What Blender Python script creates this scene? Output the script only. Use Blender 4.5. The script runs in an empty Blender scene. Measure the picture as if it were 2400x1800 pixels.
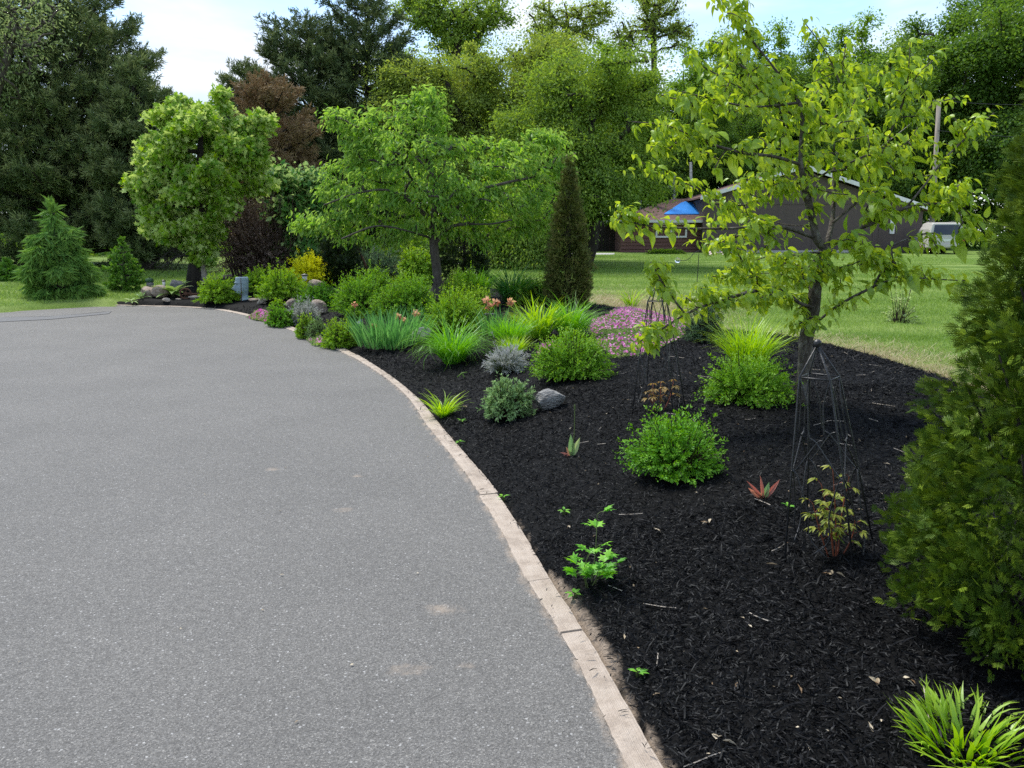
import bpy, bmesh, math, random
import numpy as np
from mathutils import Vector, Matrix

SC = bpy.context.scene
COL = SC.collection
PI = math.pi
# ------------------------------------------------------------------ camera
PW, PH, F = 2400.0, 1800.0, 1865.0
CAMZ = 1.6
PITCH = math.atan(350.0 / F)
cd = bpy.data.cameras.new('camera'); cam = bpy.data.objects.new('camera', cd); COL.objects.link(cam)
cd.sensor_width = 36.0; cd.lens = 36.0 * F / PW; cd.clip_start = 0.05; cd.clip_end = 1500
cam.location = (0, 0, CAMZ); cam.rotation_euler = (PI / 2 - PITCH, 0, 0)
SC.camera = cam
# ------------------------------------------------------------------ sky and sun
SUN_EL, SUN_AZ = math.radians(58), math.radians(-40)
w = bpy.data.worlds.new('World'); SC.world = w; w.use_nodes = True
nt = w.node_tree; nt.nodes.clear()
N = nt.nodes.new; LK = nt.links.new
out = N('ShaderNodeOutputWorld'); bg = N('ShaderNodeBackground'); bg.inputs['Strength'].default_value = 0.098
sky = N('ShaderNodeTexSky'); sky.sky_type = 'NISHITA'; sky.sun_disc = False
sky.sun_elevation = SUN_EL; sky.sun_rotation = SUN_AZ; sky.air_density = 1.0; sky.dust_density = 0.15; sky.ozone_density = 2.5
tc = N('ShaderNodeTexCoord'); mp = N('ShaderNodeMapping'); mp.inputs['Scale'].default_value = (1.2, 1.2, 4.5)
mp.inputs['Location'].default_value = (2.4, 6.1, 1.4)
n1 = N('ShaderNodeTexNoise'); n1.inputs['Scale'].default_value = 2.3; n1.inputs['Detail'].default_value = 9; n1.inputs['Roughness'].default_value = 0.55
n1.inputs['Distortion'].default_value = 0.4
r1 = N('ShaderNodeValToRGB'); r1.color_ramp.elements[0].position = 0.40; r1.color_ramp.elements[1].position = 0.62
mx = N('ShaderNodeMix'); mx.data_type = 'RGBA'
n2 = N('ShaderNodeTexNoise'); n2.inputs['Scale'].default_value = 4.5; n2.inputs['Detail'].default_value = 6
r2 = N('ShaderNodeValToRGB'); r2.color_ramp.elements[0].color = (2.9, 3.5, 4.5, 1); r2.color_ramp.elements[1].color = (4.4, 4.6, 4.85, 1)
r2.color_ramp.elements[0].position = 0.3; r2.color_ramp.elements[1].position = 0.65
LK(tc.outputs['Generated'], mp.inputs['Vector']); LK(mp.outputs[0], n1.inputs['Vector']); LK(mp.outputs[0], n2.inputs['Vector'])
LK(n1.outputs['Fac'], r1.inputs['Fac']); LK(n2.outputs['Fac'], r2.inputs['Fac'])
LK(r1.outputs['Color'], mx.inputs['Factor']); LK(sky.outputs[0], mx.inputs['A']); LK(r2.outputs['Color'], mx.inputs['B'])
LK(mx.outputs['Result'], bg.inputs['Color']); LK(bg.outputs[0], out.inputs['Surface'])
sd_ = bpy.data.lights.new('sun', 'SUN'); sun = bpy.data.objects.new('sun', sd_); COL.objects.link(sun)
sd_.energy = 2.0; sd_.angle = math.radians(14); sd_.color = (1.0, 0.96, 0.88)
_s = Vector((math.sin(SUN_AZ) * math.cos(SUN_EL), math.cos(SUN_AZ) * math.cos(SUN_EL), math.sin(SUN_EL)))
sun.rotation_euler = _s.to_track_quat('Z', 'Y').to_euler()
vs = SC.view_settings; vs.view_transform = 'Standard'; vs.look = 'None'; vs.gamma = 1.0; vs.use_curve_mapping = False
vs.exposure = 1.45
SC.cycles.use_denoising = False
SC.cycles.max_bounces = 8; SC.cycles.transparent_max_bounces = 6; SC.cycles.diffuse_bounces = 4

# ------------------------------------------------------------------ helpers
R = np.random.default_rng(7)
random.seed(7)
A = lambda *a: np.array(a, dtype=float)
def unit(v):
    return v / np.maximum(np.linalg.norm(v, axis=-1, keepdims=True), 1e-9)
CP, SP = math.cos(PITCH), math.sin(PITCH)
def ray(u, v):
    a, b = (u - PW / 2) / F, (PH / 2 - v) / F
    return np.array([a, CP + b * SP, -SP + b * CP])
def atd(u, v, Y):                       # the point of the world plane y = Y seen at that pixel
    d = ray(u, v); return A(0, 0, CAMZ) + d * (Y / d[1])
def flat(u, v, z=0.0):
    d = ray(u, v); return (A(0, 0, CAMZ) + d * ((z - CAMZ) / d[2]))
def smooth(a, b, x):
    t = np.clip((x - a) / (b - a), 0, 1); return t * t * (3 - 2 * t)
_wv = [(R.normal(size=2) * f, R.uniform(0, 6.28), f) for f in (0.6, 0.8, 1.1, 1.5, 2.1, 3.0, 4.2, 6, 8, 11, 15, 20) for _ in (0, 1)]
def wob(x, y, lo=0.0, hi=99.0):         # smooth random waves
    s = np.zeros_like(np.asarray(x, float)); k = 0
    for w_, p, f in _wv:
        if lo <= f <= hi:
            s = s + np.sin(w_[0] * x + w_[1] * y + p) / f ** 0.5; k += 1
    return s / max(k, 1)
def seg_dist(px, py, poly, closed=True):
    poly = np.asarray(poly, float); n = len(poly)
    best = np.full(np.shape(px), 1e9)
    for i in range(n if closed else n - 1):
        a, b = poly[i], poly[(i + 1) % n]; e = b - a
        t = np.clip(((px - a[0]) * e[0] + (py - a[1]) * e[1]) / max(e @ e, 1e-9), 0, 1)
        best = np.minimum(best, (px - a[0] - t * e[0]) ** 2 + (py - a[1] - t * e[1]) ** 2)
    return np.sqrt(best)
def inside(px, py, poly):
    poly = np.asarray(poly, float); c = np.zeros(np.shape(px), bool); n = len(poly)
    for i in range(n):
        x1, y1 = poly[i]; x2, y2 = poly[(i + 1) % n]
        if y1 == y2: continue
        k = ((y1 > py) != (y2 > py)) & (px < (x2 - x1) * (py - y1) / (y2 - y1) + x1)
        c ^= k
    return c
def sdist(px, py, poly):
    d = seg_dist(px, py, poly); return np.where(inside(px, py, poly), d, -d)
def catmull(P, n=8):
    P = np.asarray(P, float); Q = np.vstack([2 * P[0] - P[1], P, 2 * P[-1] - P[-2]]); o = []
    for i in range(1, len(Q) - 2):
        p0, p1, p2, p3 = Q[i - 1], Q[i], Q[i + 1], Q[i + 2]
        for t in np.linspace(0, 1, n, endpoint=False):
            o.append(0.5 * (2 * p1 + (p2 - p0) * t + (2 * p0 - 5 * p1 + 4 * p2 - p3) * t * t + (3 * p1 - p0 - 3 * p2 + p3) * t ** 3))
    o.append(P[-1]); return np.array(o)

# ------------------------------------------------------------------ ground shape
inner_px = [(1540, 1900), (1470, 1800), (1345, 1540), (1224, 1342), (1169, 1236), (1108, 1140), (1055, 1067), (1002, 1000), (944, 922), (868, 863),
            (792, 821), (722, 790), (651, 763), (586, 743), (510, 727), (423, 720), (325, 717.5), (255, 716)]
outer_px = [(1660, 1900), (1581, 1800), (1425, 1540), (1310, 1362), (1250, 1262), (1196, 1180), (1124, 1092), (1055, 1014), (985, 935), (900, 868),
            (819, 820), (745, 786), (668, 758.5), (600, 740), (520, 725), (428, 718.2), (327, 716), (256, 714.6)]
outer_px = [(a[0] + .8 * (b[0] - a[0]), a[1] + .8 * (b[1] - a[1])) for a, b in zip(inner_px, outer_px)]
edge_in = np.array([flat(u, v)[:2] for u, v in inner_px])
edge_out = np.array([flat(u, v)[:2] for u, v in outer_px])
edge_in = np.vstack([edge_in[0] * 2 - edge_in[1] + A(.35, -.9), edge_in]); edge_out = np.vstack([edge_out[0] * 2 - edge_out[1] + A(.35, -.9), edge_out])
edge_in = catmull(edge_in, 10); edge_out = catmull(edge_out, 10)
lawn_px = [(300, 703), (380, 690), (450, 672), (540, 660), (700, 655), (860, 657), (1000, 662), (1140, 676), (1250, 694), (1390, 713),
           (1470, 722), (1545, 733), (1600, 750), (1700, 772), (1844, 787), (1942, 797), (2061, 819), (2213, 862), (2330, 905), (2450, 955)]
back = np.array([flat(u, v, 0.12)[:2] for u, v in lawn_px] + [A(5.6, 5.0), A(5.0, 2.5), A(4.2, -.5), A(2.2, -1.6)])
BED = np.vstack([edge_out, back])
far_l = [flat(255, 716)[:2], flat(120, 722)[:2], flat(0, 731)[:2]]
DRIVE = np.vstack([edge_in, far_l, [A(-13.5, 14.0), A(-17, 8), A(-17, -8), A(2.4, -8)]])
def H_lawn(x, y):
    return 0.5 * smooth(14, 38, np.hypot(x, y)) + 0.012 * wob(x * .5, y * .5, 0, 2)
def H(x, y):                            # the ground everywhere, mulch mound included
    x = np.asarray(x, float); y = np.asarray(y, float)
    s = sdist(x, y, BED); de = seg_dist(x, y, edge_out, False); dl = seg_dist(x, y, back, False)
    m = 0.035 + 0.25 * smooth(0, 1.7, de) * smooth(-.1, 1.3, dl)
    h = np.where(s > 0, H_lawn(x, y) + m * smooth(0, .15, s), H_lawn(x, y))
    return np.where(inside(x, y, DRIVE), 0.0, h)
def at(u, v):                           # the ground point seen at that pixel
    d = ray(u, v); z = 0.1
    for _ in range(40):
        t = (z - CAMZ) / min(d[2], -1e-3); p = A(0, 0, CAMZ) + d * t
        z = 0.5 * z + 0.5 * float(H(p[0], p[1]))
    return A(p[0], p[1], float(H(p[0], p[1])))

# ------------------------------------------------------------------ mesh building
class MB:
    def __init__(s): s.V = []; s.Fc = {3: [], 4: []}; s.n = 0; s.att = {}; s.mi = {3: [], 4: []}
    def add(s, V, Fs, mi=0, **att):
        V = np.asarray(V, np.float32).reshape(-1, 3)
        if not len(V): return
        for f in (Fs if isinstance(Fs, (list, tuple)) else [Fs]):
            f = np.asarray(f, np.int64)
            if f.size: s.Fc[f.shape[1]].append(f + s.n); s.mi[f.shape[1]].append(np.full(len(f), mi, np.int32))
        for k in set(att) | set(s.att):
            a = s.att.setdefault(k, [])
            while sum(len(q) for q in a) < s.n: a.append(np.zeros(s.n - sum(len(q) for q in a), np.float32))
            a.append(np.broadcast_to(np.asarray(att.get(k, 0.0), np.float32), (len(V),)))
        s.V.append(V); s.n += len(V)
    def box(s, x0, x1, y0, y1, z0, z1, mi=0):
        V = [(x, y, z) for z in (z0, z1) for y in (y0, y1) for x in (x0, x1)]
        s.add(V, np.array([(0, 2, 3, 1), (4, 5, 7, 6), (0, 1, 5, 4), (2, 6, 7, 3), (0, 4, 6, 2), (1, 3, 7, 5)]), mi)
    def tube(s, P, r, k=6, cap=True, **att):
        P = np.asarray(P, float); n = len(P); r = np.broadcast_to(np.asarray(r, float), (n,))
        T = unit(np.gradient(P, axis=0)); ref = A(0, 0, 1) if abs(T[:, 2]).mean() < .8 else A(1, 0, 0)
        S = unit(np.cross(T, ref)); U = np.cross(S, T); a = np.arange(k) * 2 * PI / k
        V = P[:, None] + r[:, None, None] * (np.cos(a)[None, :, None] * S[:, None] + np.sin(a)[None, :, None] * U[:, None])
        i = np.arange(n - 1)[:, None] * k; j = np.arange(k)[None]; j2 = (j + 1) % k
        q = np.stack([i + j, i + j2, i + k + j2, i + k + j], -1).reshape(-1, 4)
        V = V.reshape(-1, 3); fs = [q]
        if cap:
            V = np.vstack([V, P[0], P[-1]]); jj = np.arange(k); m = n * k
            fs.append(np.vstack([np.stack([np.full(k, m), (jj + 1) % k, jj], -1), np.stack([np.full(k, m + 1), (n - 1) * k + jj, (n - 1) * k + (jj + 1) % k], -1)]))
        s.add(V, fs, **att)
    def build(s, name, mat, parent=None, origin=None, smooth_=False):
        V = np.concatenate(s.V) if s.V else np.zeros((0, 3), np.float32)
        o3 = np.asarray(origin, float) if origin is not None else (np.array(parent['_o']) if parent is not None and '_o' in parent else np.zeros(3))
        V = (V - o3.astype(np.float32)).astype(np.float32)
        me = bpy.data.meshes.new(name)
        T = np.concatenate(s.Fc[3]) if s.Fc[3] else np.zeros((0, 3), np.int64)
        Q = np.concatenate(s.Fc[4]) if s.Fc[4] else np.zeros((0, 4), np.int64)
        me.vertices.add(len(V)); me.vertices.foreach_set('co', V.ravel())
        li = np.concatenate([T.ravel(), Q.ravel()]).astype(np.int32)
        me.loops.add(len(li)); me.loops.foreach_set('vertex_index', li)
        ls = np.concatenate([np.arange(len(T)) * 3, len(T) * 3 + np.arange(len(Q)) * 4]).astype(np.int32)
        me.polygons.add(len(ls)); me.polygons.foreach_set('loop_start', ls)
        mi = np.concatenate(s.mi[3] + s.mi[4]) if len(ls) else np.zeros(0, np.int32)
        me.polygons.foreach_set('material_index', mi)
        me.polygons.foreach_set('use_smooth', np.full(len(ls), smooth_, bool))
        me.update(calc_edges=True)
        for k, a in s.att.items():
            a = np.concatenate(a)
            if len(a) < len(V): a = np.concatenate([a, np.zeros(len(V) - len(a), np.float32)])
            me.attributes.new(k, 'FLOAT', 'POINT').data.foreach_set('value', a.astype(np.float32))
        for m in (mat if isinstance(mat, (list, tuple)) else [mat]): me.materials.append(m)
        o = bpy.data.objects.new(name, me); COL.objects.link(o)
        if parent is not None: o.parent = parent
        if parent is None or origin is not None:
            if parent is None: o.location = o3
        return o
def bm_obj(name, bm, mat, parent=None, loc=None, smooth_=False):
    me = bpy.data.meshes.new(name)
    bm.normal_update(); bm.to_mesh(me); bm.free()
    if smooth_: me.polygons.foreach_set('use_smooth', np.ones(len(me.polygons), bool))
    me.materials.append(mat); o = bpy.data.objects.new(name, me); COL.objects.link(o)
    if parent is not None: o.parent = parent
    if loc is not None: o.location = loc
    return o
def tag(o, label=None, cat=None, group=None, kind=None):
    for k, v in (('label', label), ('category', cat), ('group', group), ('kind', kind)):
        if v: o[k] = v
    return o
def thing(name, loc, label, cat, group=None):
    o = bpy.data.objects.new(name, None); COL.objects.link(o); o.location = [float(q) for q in loc]
    o.empty_display_size = .1; o['_o'] = [float(q) for q in loc]
    return tag(o, label, cat, group)

# ------------------------------------------------------------------ materials
def newmat(name):
    m = bpy.data.materials.new(name); m.use_nodes = True; m.node_tree.nodes.clear()
    return m, m.node_tree.nodes.new, m.node_tree.links.new
def ramp(n, stops):
    e = n.color_ramp.elements
    while len(e) < len(stops): e.new(0.5)
    for i, (p, c) in enumerate(stops): e[i].position = p; e[i].color = (*c, 1) if len(c) == 3 else c
def leafmat(name, dark, mid, light, under=None, tip=None, tr=0.38, gloss=0.018, rough=0.5):
    m, N, L = newmat(name)
    o = N('ShaderNodeOutputMaterial'); at_ = N('ShaderNodeAttribute'); at_.attribute_name = 'rnd'
    r = N('ShaderNodeValToRGB'); ramp(r, [(0, dark), (.5, mid), (1, light)]); L(at_.outputs['Fac'], r.inputs[0]); c = r.outputs[0]
    if tip:
        t = N('ShaderNodeAttribute'); t.attribute_name = 'tip'; x = N('ShaderNodeMix'); x.data_type = 'RGBA'
        L(t.outputs['Fac'], x.inputs['Factor']); L(c, x.inputs['A']); x.inputs['B'].default_value = (*tip, 1); c = x.outputs['Result']
    if under:
        g = N('ShaderNodeNewGeometry'); x = N('ShaderNodeMix'); x.data_type = 'RGBA'
        L(g.outputs['Backfacing'], x.inputs['Factor']); L(c, x.inputs['A']); x.inputs['B'].default_value = (*under, 1); c = x.outputs['Result']
    d = N('ShaderNodeBsdfDiffuse'); t2 = N('ShaderNodeBsdfTranslucent'); mx = N('ShaderNodeMixShader'); mx.inputs[0].default_value = tr
    L(c, d.inputs[0])
    hs = N('ShaderNodeHueSaturation'); hs.inputs['Hue'].default_value = 0.49; hs.inputs['Saturation'].default_value = 1.1; hs.inputs['Value'].default_value = 1.45
    L(c, hs.inputs['Color']); L(hs.outputs[0], t2.inputs[0])
    L(d.outputs[0], mx.inputs[1]); L(t2.outputs[0], mx.inputs[2])
    g2 = N('ShaderNodeBsdfGlossy'); g2.inputs['Roughness'].default_value = rough; g2.inputs[0].default_value = (.9, .95, 1, 1)
    m2 = N('ShaderNodeMixShader'); m2.inputs[0].default_value = gloss
    L(mx.outputs[0], m2.inputs[1]); L(g2.outputs[0], m2.inputs[2]); L(m2.outputs[0], o.inputs[0])
    return m
def surf(name, c1, c2, scale=8, rough=.8, bump=.0, bscale=None, detail=6, c3=None, metal=0, spec=.4, stretch=(1, 1, 1), dist=.02):
    m, N, L = newmat(name)
    o = N('ShaderNodeOutputMaterial'); b = N('ShaderNodeBsdfPrincipled'); t = N('ShaderNodeTexCoord'); mp = N('ShaderNodeMapping')
    mp.inputs['Scale'].default_value = stretch
    n = N('ShaderNodeTexNoise'); n.inputs['Scale'].default_value = scale; n.inputs['Detail'].default_value = detail; n.inputs['Roughness'].default_value = .65
    r = N('ShaderNodeValToRGB'); ramp(r, [(.3, c1), (.7, c2)] if c3 is None else [(.3, c1), (.5, c2), (.7, c3)])
    L(t.outputs['Object'], mp.inputs[0]); L(mp.outputs[0], n.inputs['Vector']); L(n.outputs['Fac'], r.inputs[0]); L(r.outputs[0], b.inputs['Base Color'])
    b.inputs['Roughness'].default_value = rough; b.inputs['Metallic'].default_value = metal; b.inputs['Specular IOR Level'].default_value = spec
    if bump:
        n3 = N('ShaderNodeTexNoise'); n3.inputs['Scale'].default_value = bscale or scale * 3; n3.inputs['Detail'].default_value = 8; L(mp.outputs[0], n3.inputs['Vector'])
        bp = N('ShaderNodeBump'); bp.inputs['Strength'].default_value = bump; bp.inputs['Distance'].default_value = dist
        L(n3.outputs['Fac'], bp.inputs['Height']); L(bp.outputs[0], b.inputs['Normal'])
    L(b.outputs[0], o.inputs[0]); return m
M = {}
M['bark'] = surf('bark', (.035, .028, .022), (.11, .095, .08), 30, .9, .8, 60, stretch=(1, 1, .25))
M['bark_dark'] = surf('bark_dark', (.012, .010, .008), (.045, .038, .03), 14, .95, .7, 40, stretch=(1, 1, .3))
M['bark_pear'] = surf('bark_pear', (.022, .018, .014), (.075, .062, .05), 26, .9, .9, 70, c3=(.17, .165, .14), stretch=(1, 1, .5))
M['bark_pale'] = surf('bark_pale', (.25, .24, .22), (.5, .49, .46), 5, .8, .4, 20)
M['twig'] = surf('twig', (.03, .018, .012), (.075, .05, .032), 20, .9)
M['twig_green'] = surf('twig_green', (.06, .09, .02), (.10, .13, .035), 20, .7)
M['red_stem'] = surf('red_stem', (.16, .035, .02), (.26, .08, .035), 30, .6)
M['wood_pole'] = surf('wood_pole', (.2, .17, .14), (.36, .32, .27), 6, .9, .3, stretch=(1, 1, .1))
M['black_iron'] = surf('black_iron', (.012, .012, .013), (.03, .03, .032), 40, .45, .2, spec=.5)
M['rust'] = surf('rust', (.05, .022, .012), (.13, .06, .035), 40, .9, .4)
M['rock_grey'] = surf('rock_grey', (.07, .068, .065), (.22, .215, .21), 16, .9, 1, 36, c3=(.33, .325, .31), stretch=(1, 1, 2.6), dist=.03)
M['rock_tan'] = surf('rock_tan', (.13, .10, .078), (.29, .225, .175), 9, .9, 1, 30, c3=(.40, .34, .28), dist=.03)
M['rock_dark'] = surf('rock_dark', (.06, .06, .065), (.15, .15, .15), 10, .8, .7, 26)
M['driftwood'] = surf('driftwood', (.22, .18, .14), (.5, .45, .38), 14, .9, .5, stretch=(1, 1, 3))
M['statue_blue'] = surf('statue_blue', (.20, .28, .33), (.34, .43, .48), 22, .8, .4, 50)
M['white_paint'] = surf('white_paint', (.6, .6, .6), (.78, .78, .77), 3, .5)

M['glass_dark'] = surf('glass_dark', (.012, .014, .018), (.03, .033, .04), 2, .06, spec=.8)
M['solar'] = surf('solar', (.07, .09, .12), (.12, .15, .19), 9, .25, spec=.7)

def fol(name, d, m_, l, k_=1.45, **k):
    g = lambda c: tuple(min(.85, q * k_) for q in c)
    for e in ('tip', 'under'):
        if e in k: k[e] = g(k[e])
    M[name] = leafmat(name, g(d), g(m_), g(l), **k)
fol('spirea', (.05, .15, .012), (.11, .25, .016), (.175, .33, .024), tip=(.22, .35, .025), tr=.26, k_=1.3)
fol('spirea_green', (.04, .14, .010), (.085, .235, .014), (.15, .32, .02), tip=(.17, .32, .024), tr=.26, k_=1.3)
fol('spirea_lime', (.07, .17, .012), (.14, .28, .016), (.215, .36, .022), tip=(.29, .39, .028), tr=.28, k_=1.3)
fol('yellow_leaf', (.45, .48, .010), (.66, .68, .012), (.78, .78, .02), tip=(.86, .82, .02), tr=.3, k_=1.0)
fol('sage', (.08, .16, .05), (.15, .25, .085), (.23, .34, .14), tip=(.28, .39, .17), tr=.2, k_=1.3)
fol('lavender', (.22, .24, .19), (.33, .35, .30), (.48, .48, .47), tip=(.46, .43, .46), tr=.2, k_=1.25)
fol('phlox_leaf', (.07, .14, .03), (.14, .21, .06), (.22, .27, .10))
fol('phlox_pink', (.52, .16, .36), (.66, .25, .50), (.76, .38, .62), tr=.3, k_=1.0)
fol('phlox_hot', (.50, .08, .32), (.66, .15, .44), (.74, .26, .56), tr=.3, k_=1.0)
fol('daylily', (.03, .12, .012), (.07, .22, .018), (.14, .32, .025), tip=(.16, .33, .03), gloss=.03, rough=.4)
fol('daylily_lime', (.07, .17, .012), (.15, .29, .018), (.25, .38, .03), tip=(.27, .38, .03), gloss=.03, rough=.4)
fol('daylily_dark', (.016, .07, .012), (.032, .12, .016), (.07, .18, .022), gloss=.03, rough=.4)
fol('iris_leaf', (.045, .14, .035), (.08, .215, .055), (.14, .30, .085), k_=1.3)
fol('iris_petal', (.36, .12, .06), (.55, .30, .17), (.66, .45, .28), k_=1.0)
fol('thuja', (.020, .046, .005), (.048, .094, .008), (.10, .160, .012), tip=(.22, .29, .02), tr=.06, gloss=.012, k_=1.2)
fol('thuja_bronze', (.024, .034, .008), (.050, .066, .013), (.095, .115, .022), tip=(.13, .10, .04), tr=.1, gloss=.012, k_=1.9)
fol('thuja_dark', (.006, .012, .004), (.013, .024, .006), (.026, .042, .008), tr=.15, gloss=.02, k_=1.8)
fol('pear_leaf', (.11, .20, .014), (.20, .30, .018), (.30, .39, .028), under=(.27, .355, .045), tr=.42, gloss=.03, rough=.4, k_=1.3)
fol('cherry_leaf', (.06, .15, .016), (.12, .235, .025), (.19, .31, .04), under=(.17, .27, .055), tr=.5, gloss=.02, k_=1.45)
fol('maple_leaf', (.055, .135, .010), (.12, .225, .013), (.21, .315, .02), under=(.28, .36, .11), tr=.36)
fol('locust_leaf', (.075, .135, .022), (.13, .205, .030), (.20, .27, .045), tr=.45, k_=1.4)
fol('locust_olive', (.10, .155, .026), (.165, .222, .038), (.235, .285, .055), tr=.45, k_=1.4)
fol('wispy_leaf', (.10, .15, .05), (.16, .21, .08), (.22, .27, .12), tr=.4)
fol('wood_leaf', (.045, .095, .012), (.085, .155, .018), (.14, .215, .028), tr=.46, k_=1.7)
fol('wood_leaf_dark', (.03, .070, .012), (.058, .112, .016), (.10, .16, .025), tr=.42, k_=1.75)
fol('lilac_leaf', (.03, .10, .02), (.06, .15, .026), (.11, .20, .04), under=(.2, .28, .10), tr=.35)
fol('pine_needle', (.020, .034, .012), (.042, .062, .022), (.080, .105, .038), tip=(.13, .145, .06), tr=.1, gloss=.02, k_=2.7)
fol('pine_blue', (.020, .036, .014), (.040, .062, .024), (.076, .100, .040), tip=(.12, .14, .055), tr=.1, gloss=.02, k_=2.2)
fol('pine_brown', (.11, .075, .038), (.19, .135, .072), (.27, .20, .115), tr=.12, gloss=.02, k_=1.5)
fol('spruce_soft', (.035, .10, .020), (.075, .165, .030), (.135, .24, .045), tip=(.20, .31, .055), tr=.2, k_=1.6)
fol('spruce_green', (.03, .09, .014), (.06, .15, .02), (.11, .22, .028), tip=(.19, .33, .035), tr=.2, k_=1.5)
fol('dead_leaf', (.045, .032, .025), (.090, .065, .052), (.15, .112, .09), tr=.1, gloss=.02, k_=1.2)
fol('peony_leaf', (.10, .15, .025), (.19, .22, .035), (.27, .28, .05), tip=(.24, .10, .04))
fol('peony_bronze', (.12, .09, .03), (.22, .15, .05), (.30, .22, .07), tip=(.25, .10, .04))
fol('weed_leaf', (.06, .20, .02), (.12, .31, .03), (.19, .40, .04), tr=.4)
fol('tulip_pink', (.38, .13, .09), (.50, .22, .14), (.40, .33, .14), tip=(.55, .14, .12), k_=1.0)
fol('tulip_green', (.10, .20, .07), (.17, .28, .10), (.28, .32, .14))
fol('hosta', (.20, .33, .07), (.33, .44, .14), (.55, .60, .34), k_=1.0)
fol('dark_shrub', (.025, .055, .028), (.05, .095, .045), (.09, .14, .07))
fol('grass', (.075, .14, .02), (.125, .205, .035), (.195, .27, .065), tr=.3)
fol('straw', (.28, .23, .12), (.42, .36, .21), (.55, .48, .31), tr=.25, k_=1.0)
fol('chip', (.0025, .0025, .0028), (.0058, .0057, .006), (.019, .018, .019), k_=1.0, tr=.0, gloss=.012, rough=.5)
fol('litter', (.16, .10, .05), (.34, .27, .17), (.55, .48, .36), tr=.1, k_=1.0)

# ------------------------------------------------------------------ leaf geometry
T_LOZ = (A((0, 0, 0), (.5, .45, .1), (0, 1, 0), (-.5, .45, .1)), [np.array([(0, 1, 2), (0, 2, 3)])])
T_TRI = (A((-.5, 0, 0), (.5, 0, 0), (0, 1, 0)), [np.array([(0, 1, 2)])])
T_OVATE = (A((0, 0, 0), (.36, .2, .07), (.5, .48, .08), (.27, .8, -.02), (0, 1.05, -.16), (-.36, .2, .07), (-.5, .48, .08), (-.27, .8, -.02), (0, .5, .0)),
           [np.array([(0, 1, 2, 8), (8, 2, 3, 4), (0, 8, 6, 5), (8, 4, 7, 6)])])
T_MAPLE = (A((0, 0, 0), (.5, .15, .05), (.22, .42, .0), (.55, .75, -.08), (.15, .7, .03), (0, 1.05, -.12), (-.15, .7, .03), (-.55, .75, -.08), (-.22, .42, 0), (-.5, .15, .05)),
           [np.array([(0, 1, 2), (2, 3, 4), (4, 5, 6), (6, 7, 8), (8, 9, 0), (0, 2, 8), (2, 4, 6), (2, 6, 8)])])
def leaves(mb, P, D, Nr, L, W, tpl=T_LOZ, rnd=None, tip=None, rng=R):
    n = len(P)
    if n == 0: return
    D = unit(D); S = unit(np.cross(D, Nr)); Nr = np.cross(S, D)
    L = np.broadcast_to(L, (n,)); W = np.broadcast_to(W, (n,))
    tv, tf = tpl; k = len(tv)
    V = P[:, None] + (tv[None, :, 1:2] * L[:, None, None]) * D[:, None] + (tv[None, :, 0:1] * W[:, None, None]) * S[:, None] + (tv[None, :, 2:3] * L[:, None, None]) * Nr[:, None]
    off = (np.arange(n) * k)[:, None, None]
    fs = [(f[None] + off).reshape(-1, f.shape[1]) for f in tf]
    if rnd is None: rnd = rng.random(n)
    rnd = np.clip(np.broadcast_to(rnd, (n,)), 0, 1)
    att = dict(rnd=np.repeat(rnd, k))
    if tip is not None: att['tip'] = np.repeat(np.clip(np.broadcast_to(tip, (n,)), 0, 1), k) if k < 20 else (np.clip(np.broadcast_to(tip, (n,)), 0, 1)[:, None] * np.clip(.15 + tv[None, :, 1] * .6 + np.abs(tv[None, :, 0]) * 1.4, 0, 1)).ravel()
    mb.add(V.reshape(-1, 3), fs, **att)
def blades(mb, B, az, tilt, L, W, bend, seg=5, rnd=None, tip=None, wavy=0.0, rng=R, point=1.0):
    n = len(B); s = np.linspace(0, 1, seg + 1)
    th = tilt[:, None] + bend[:, None] * s[None] ** 1.6
    dx = np.sin(th); dz = np.cos(th); ds = (L / seg)[:, None]
    h = np.concatenate([np.zeros((n, 1)), np.cumsum(.5 * (dx[:, 1:] + dx[:, :-1]) * ds, 1)], 1)
    z = np.concatenate([np.zeros((n, 1)), np.cumsum(.5 * (dz[:, 1:] + dz[:, :-1]) * ds, 1)], 1)
    a2 = az[:, None] + wavy * rng.normal(size=(n, 1)) * s[None] ** 2
    C = B[:, None] + np.stack([np.cos(a2) * h, np.sin(a2) * h, z], -1)
    sa = az + rng.normal(size=n) * .5
    S = np.stack([-np.sin(sa), np.cos(sa), np.zeros(n)], -1)[:, None]
    wp = W[:, None] * .5 * np.minimum(1, .55 + 1.6 * s)[None] * (1 - s[None] ** 2.2 * point * .97)
    V = np.stack([C - S * wp[..., None], C + S * wp[..., None]], 2).reshape(n, -1, 3)
    i = np.arange(seg) * 2; q = np.stack([i, i + 1, i + 3, i + 2], -1)
    k = 2 * (seg + 1); fs = (q[None] + (np.arange(n) * k)[:, None, None]).reshape(-1, 4)
    if rnd is None: rnd = rng.random(n)
    att = dict(rnd=np.repeat(np.clip(rnd, 0, 1), k))
    if tip is not None: att['tip'] = (np.clip(np.broadcast_to(tip, (n,)), 0, 1)[:, None] * np.repeat(s, 2)[None]).ravel()
    mb.add(V.reshape(-1, 3), fs, **att)
    return C
def rand_dirs(n, rng=R, up=None):
    d = unit(rng.normal(size=(n, 3)))
    if up is not None: d[:, 2] = np.abs(d[:, 2]) * (1 - up) + up
    return unit(d)

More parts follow.
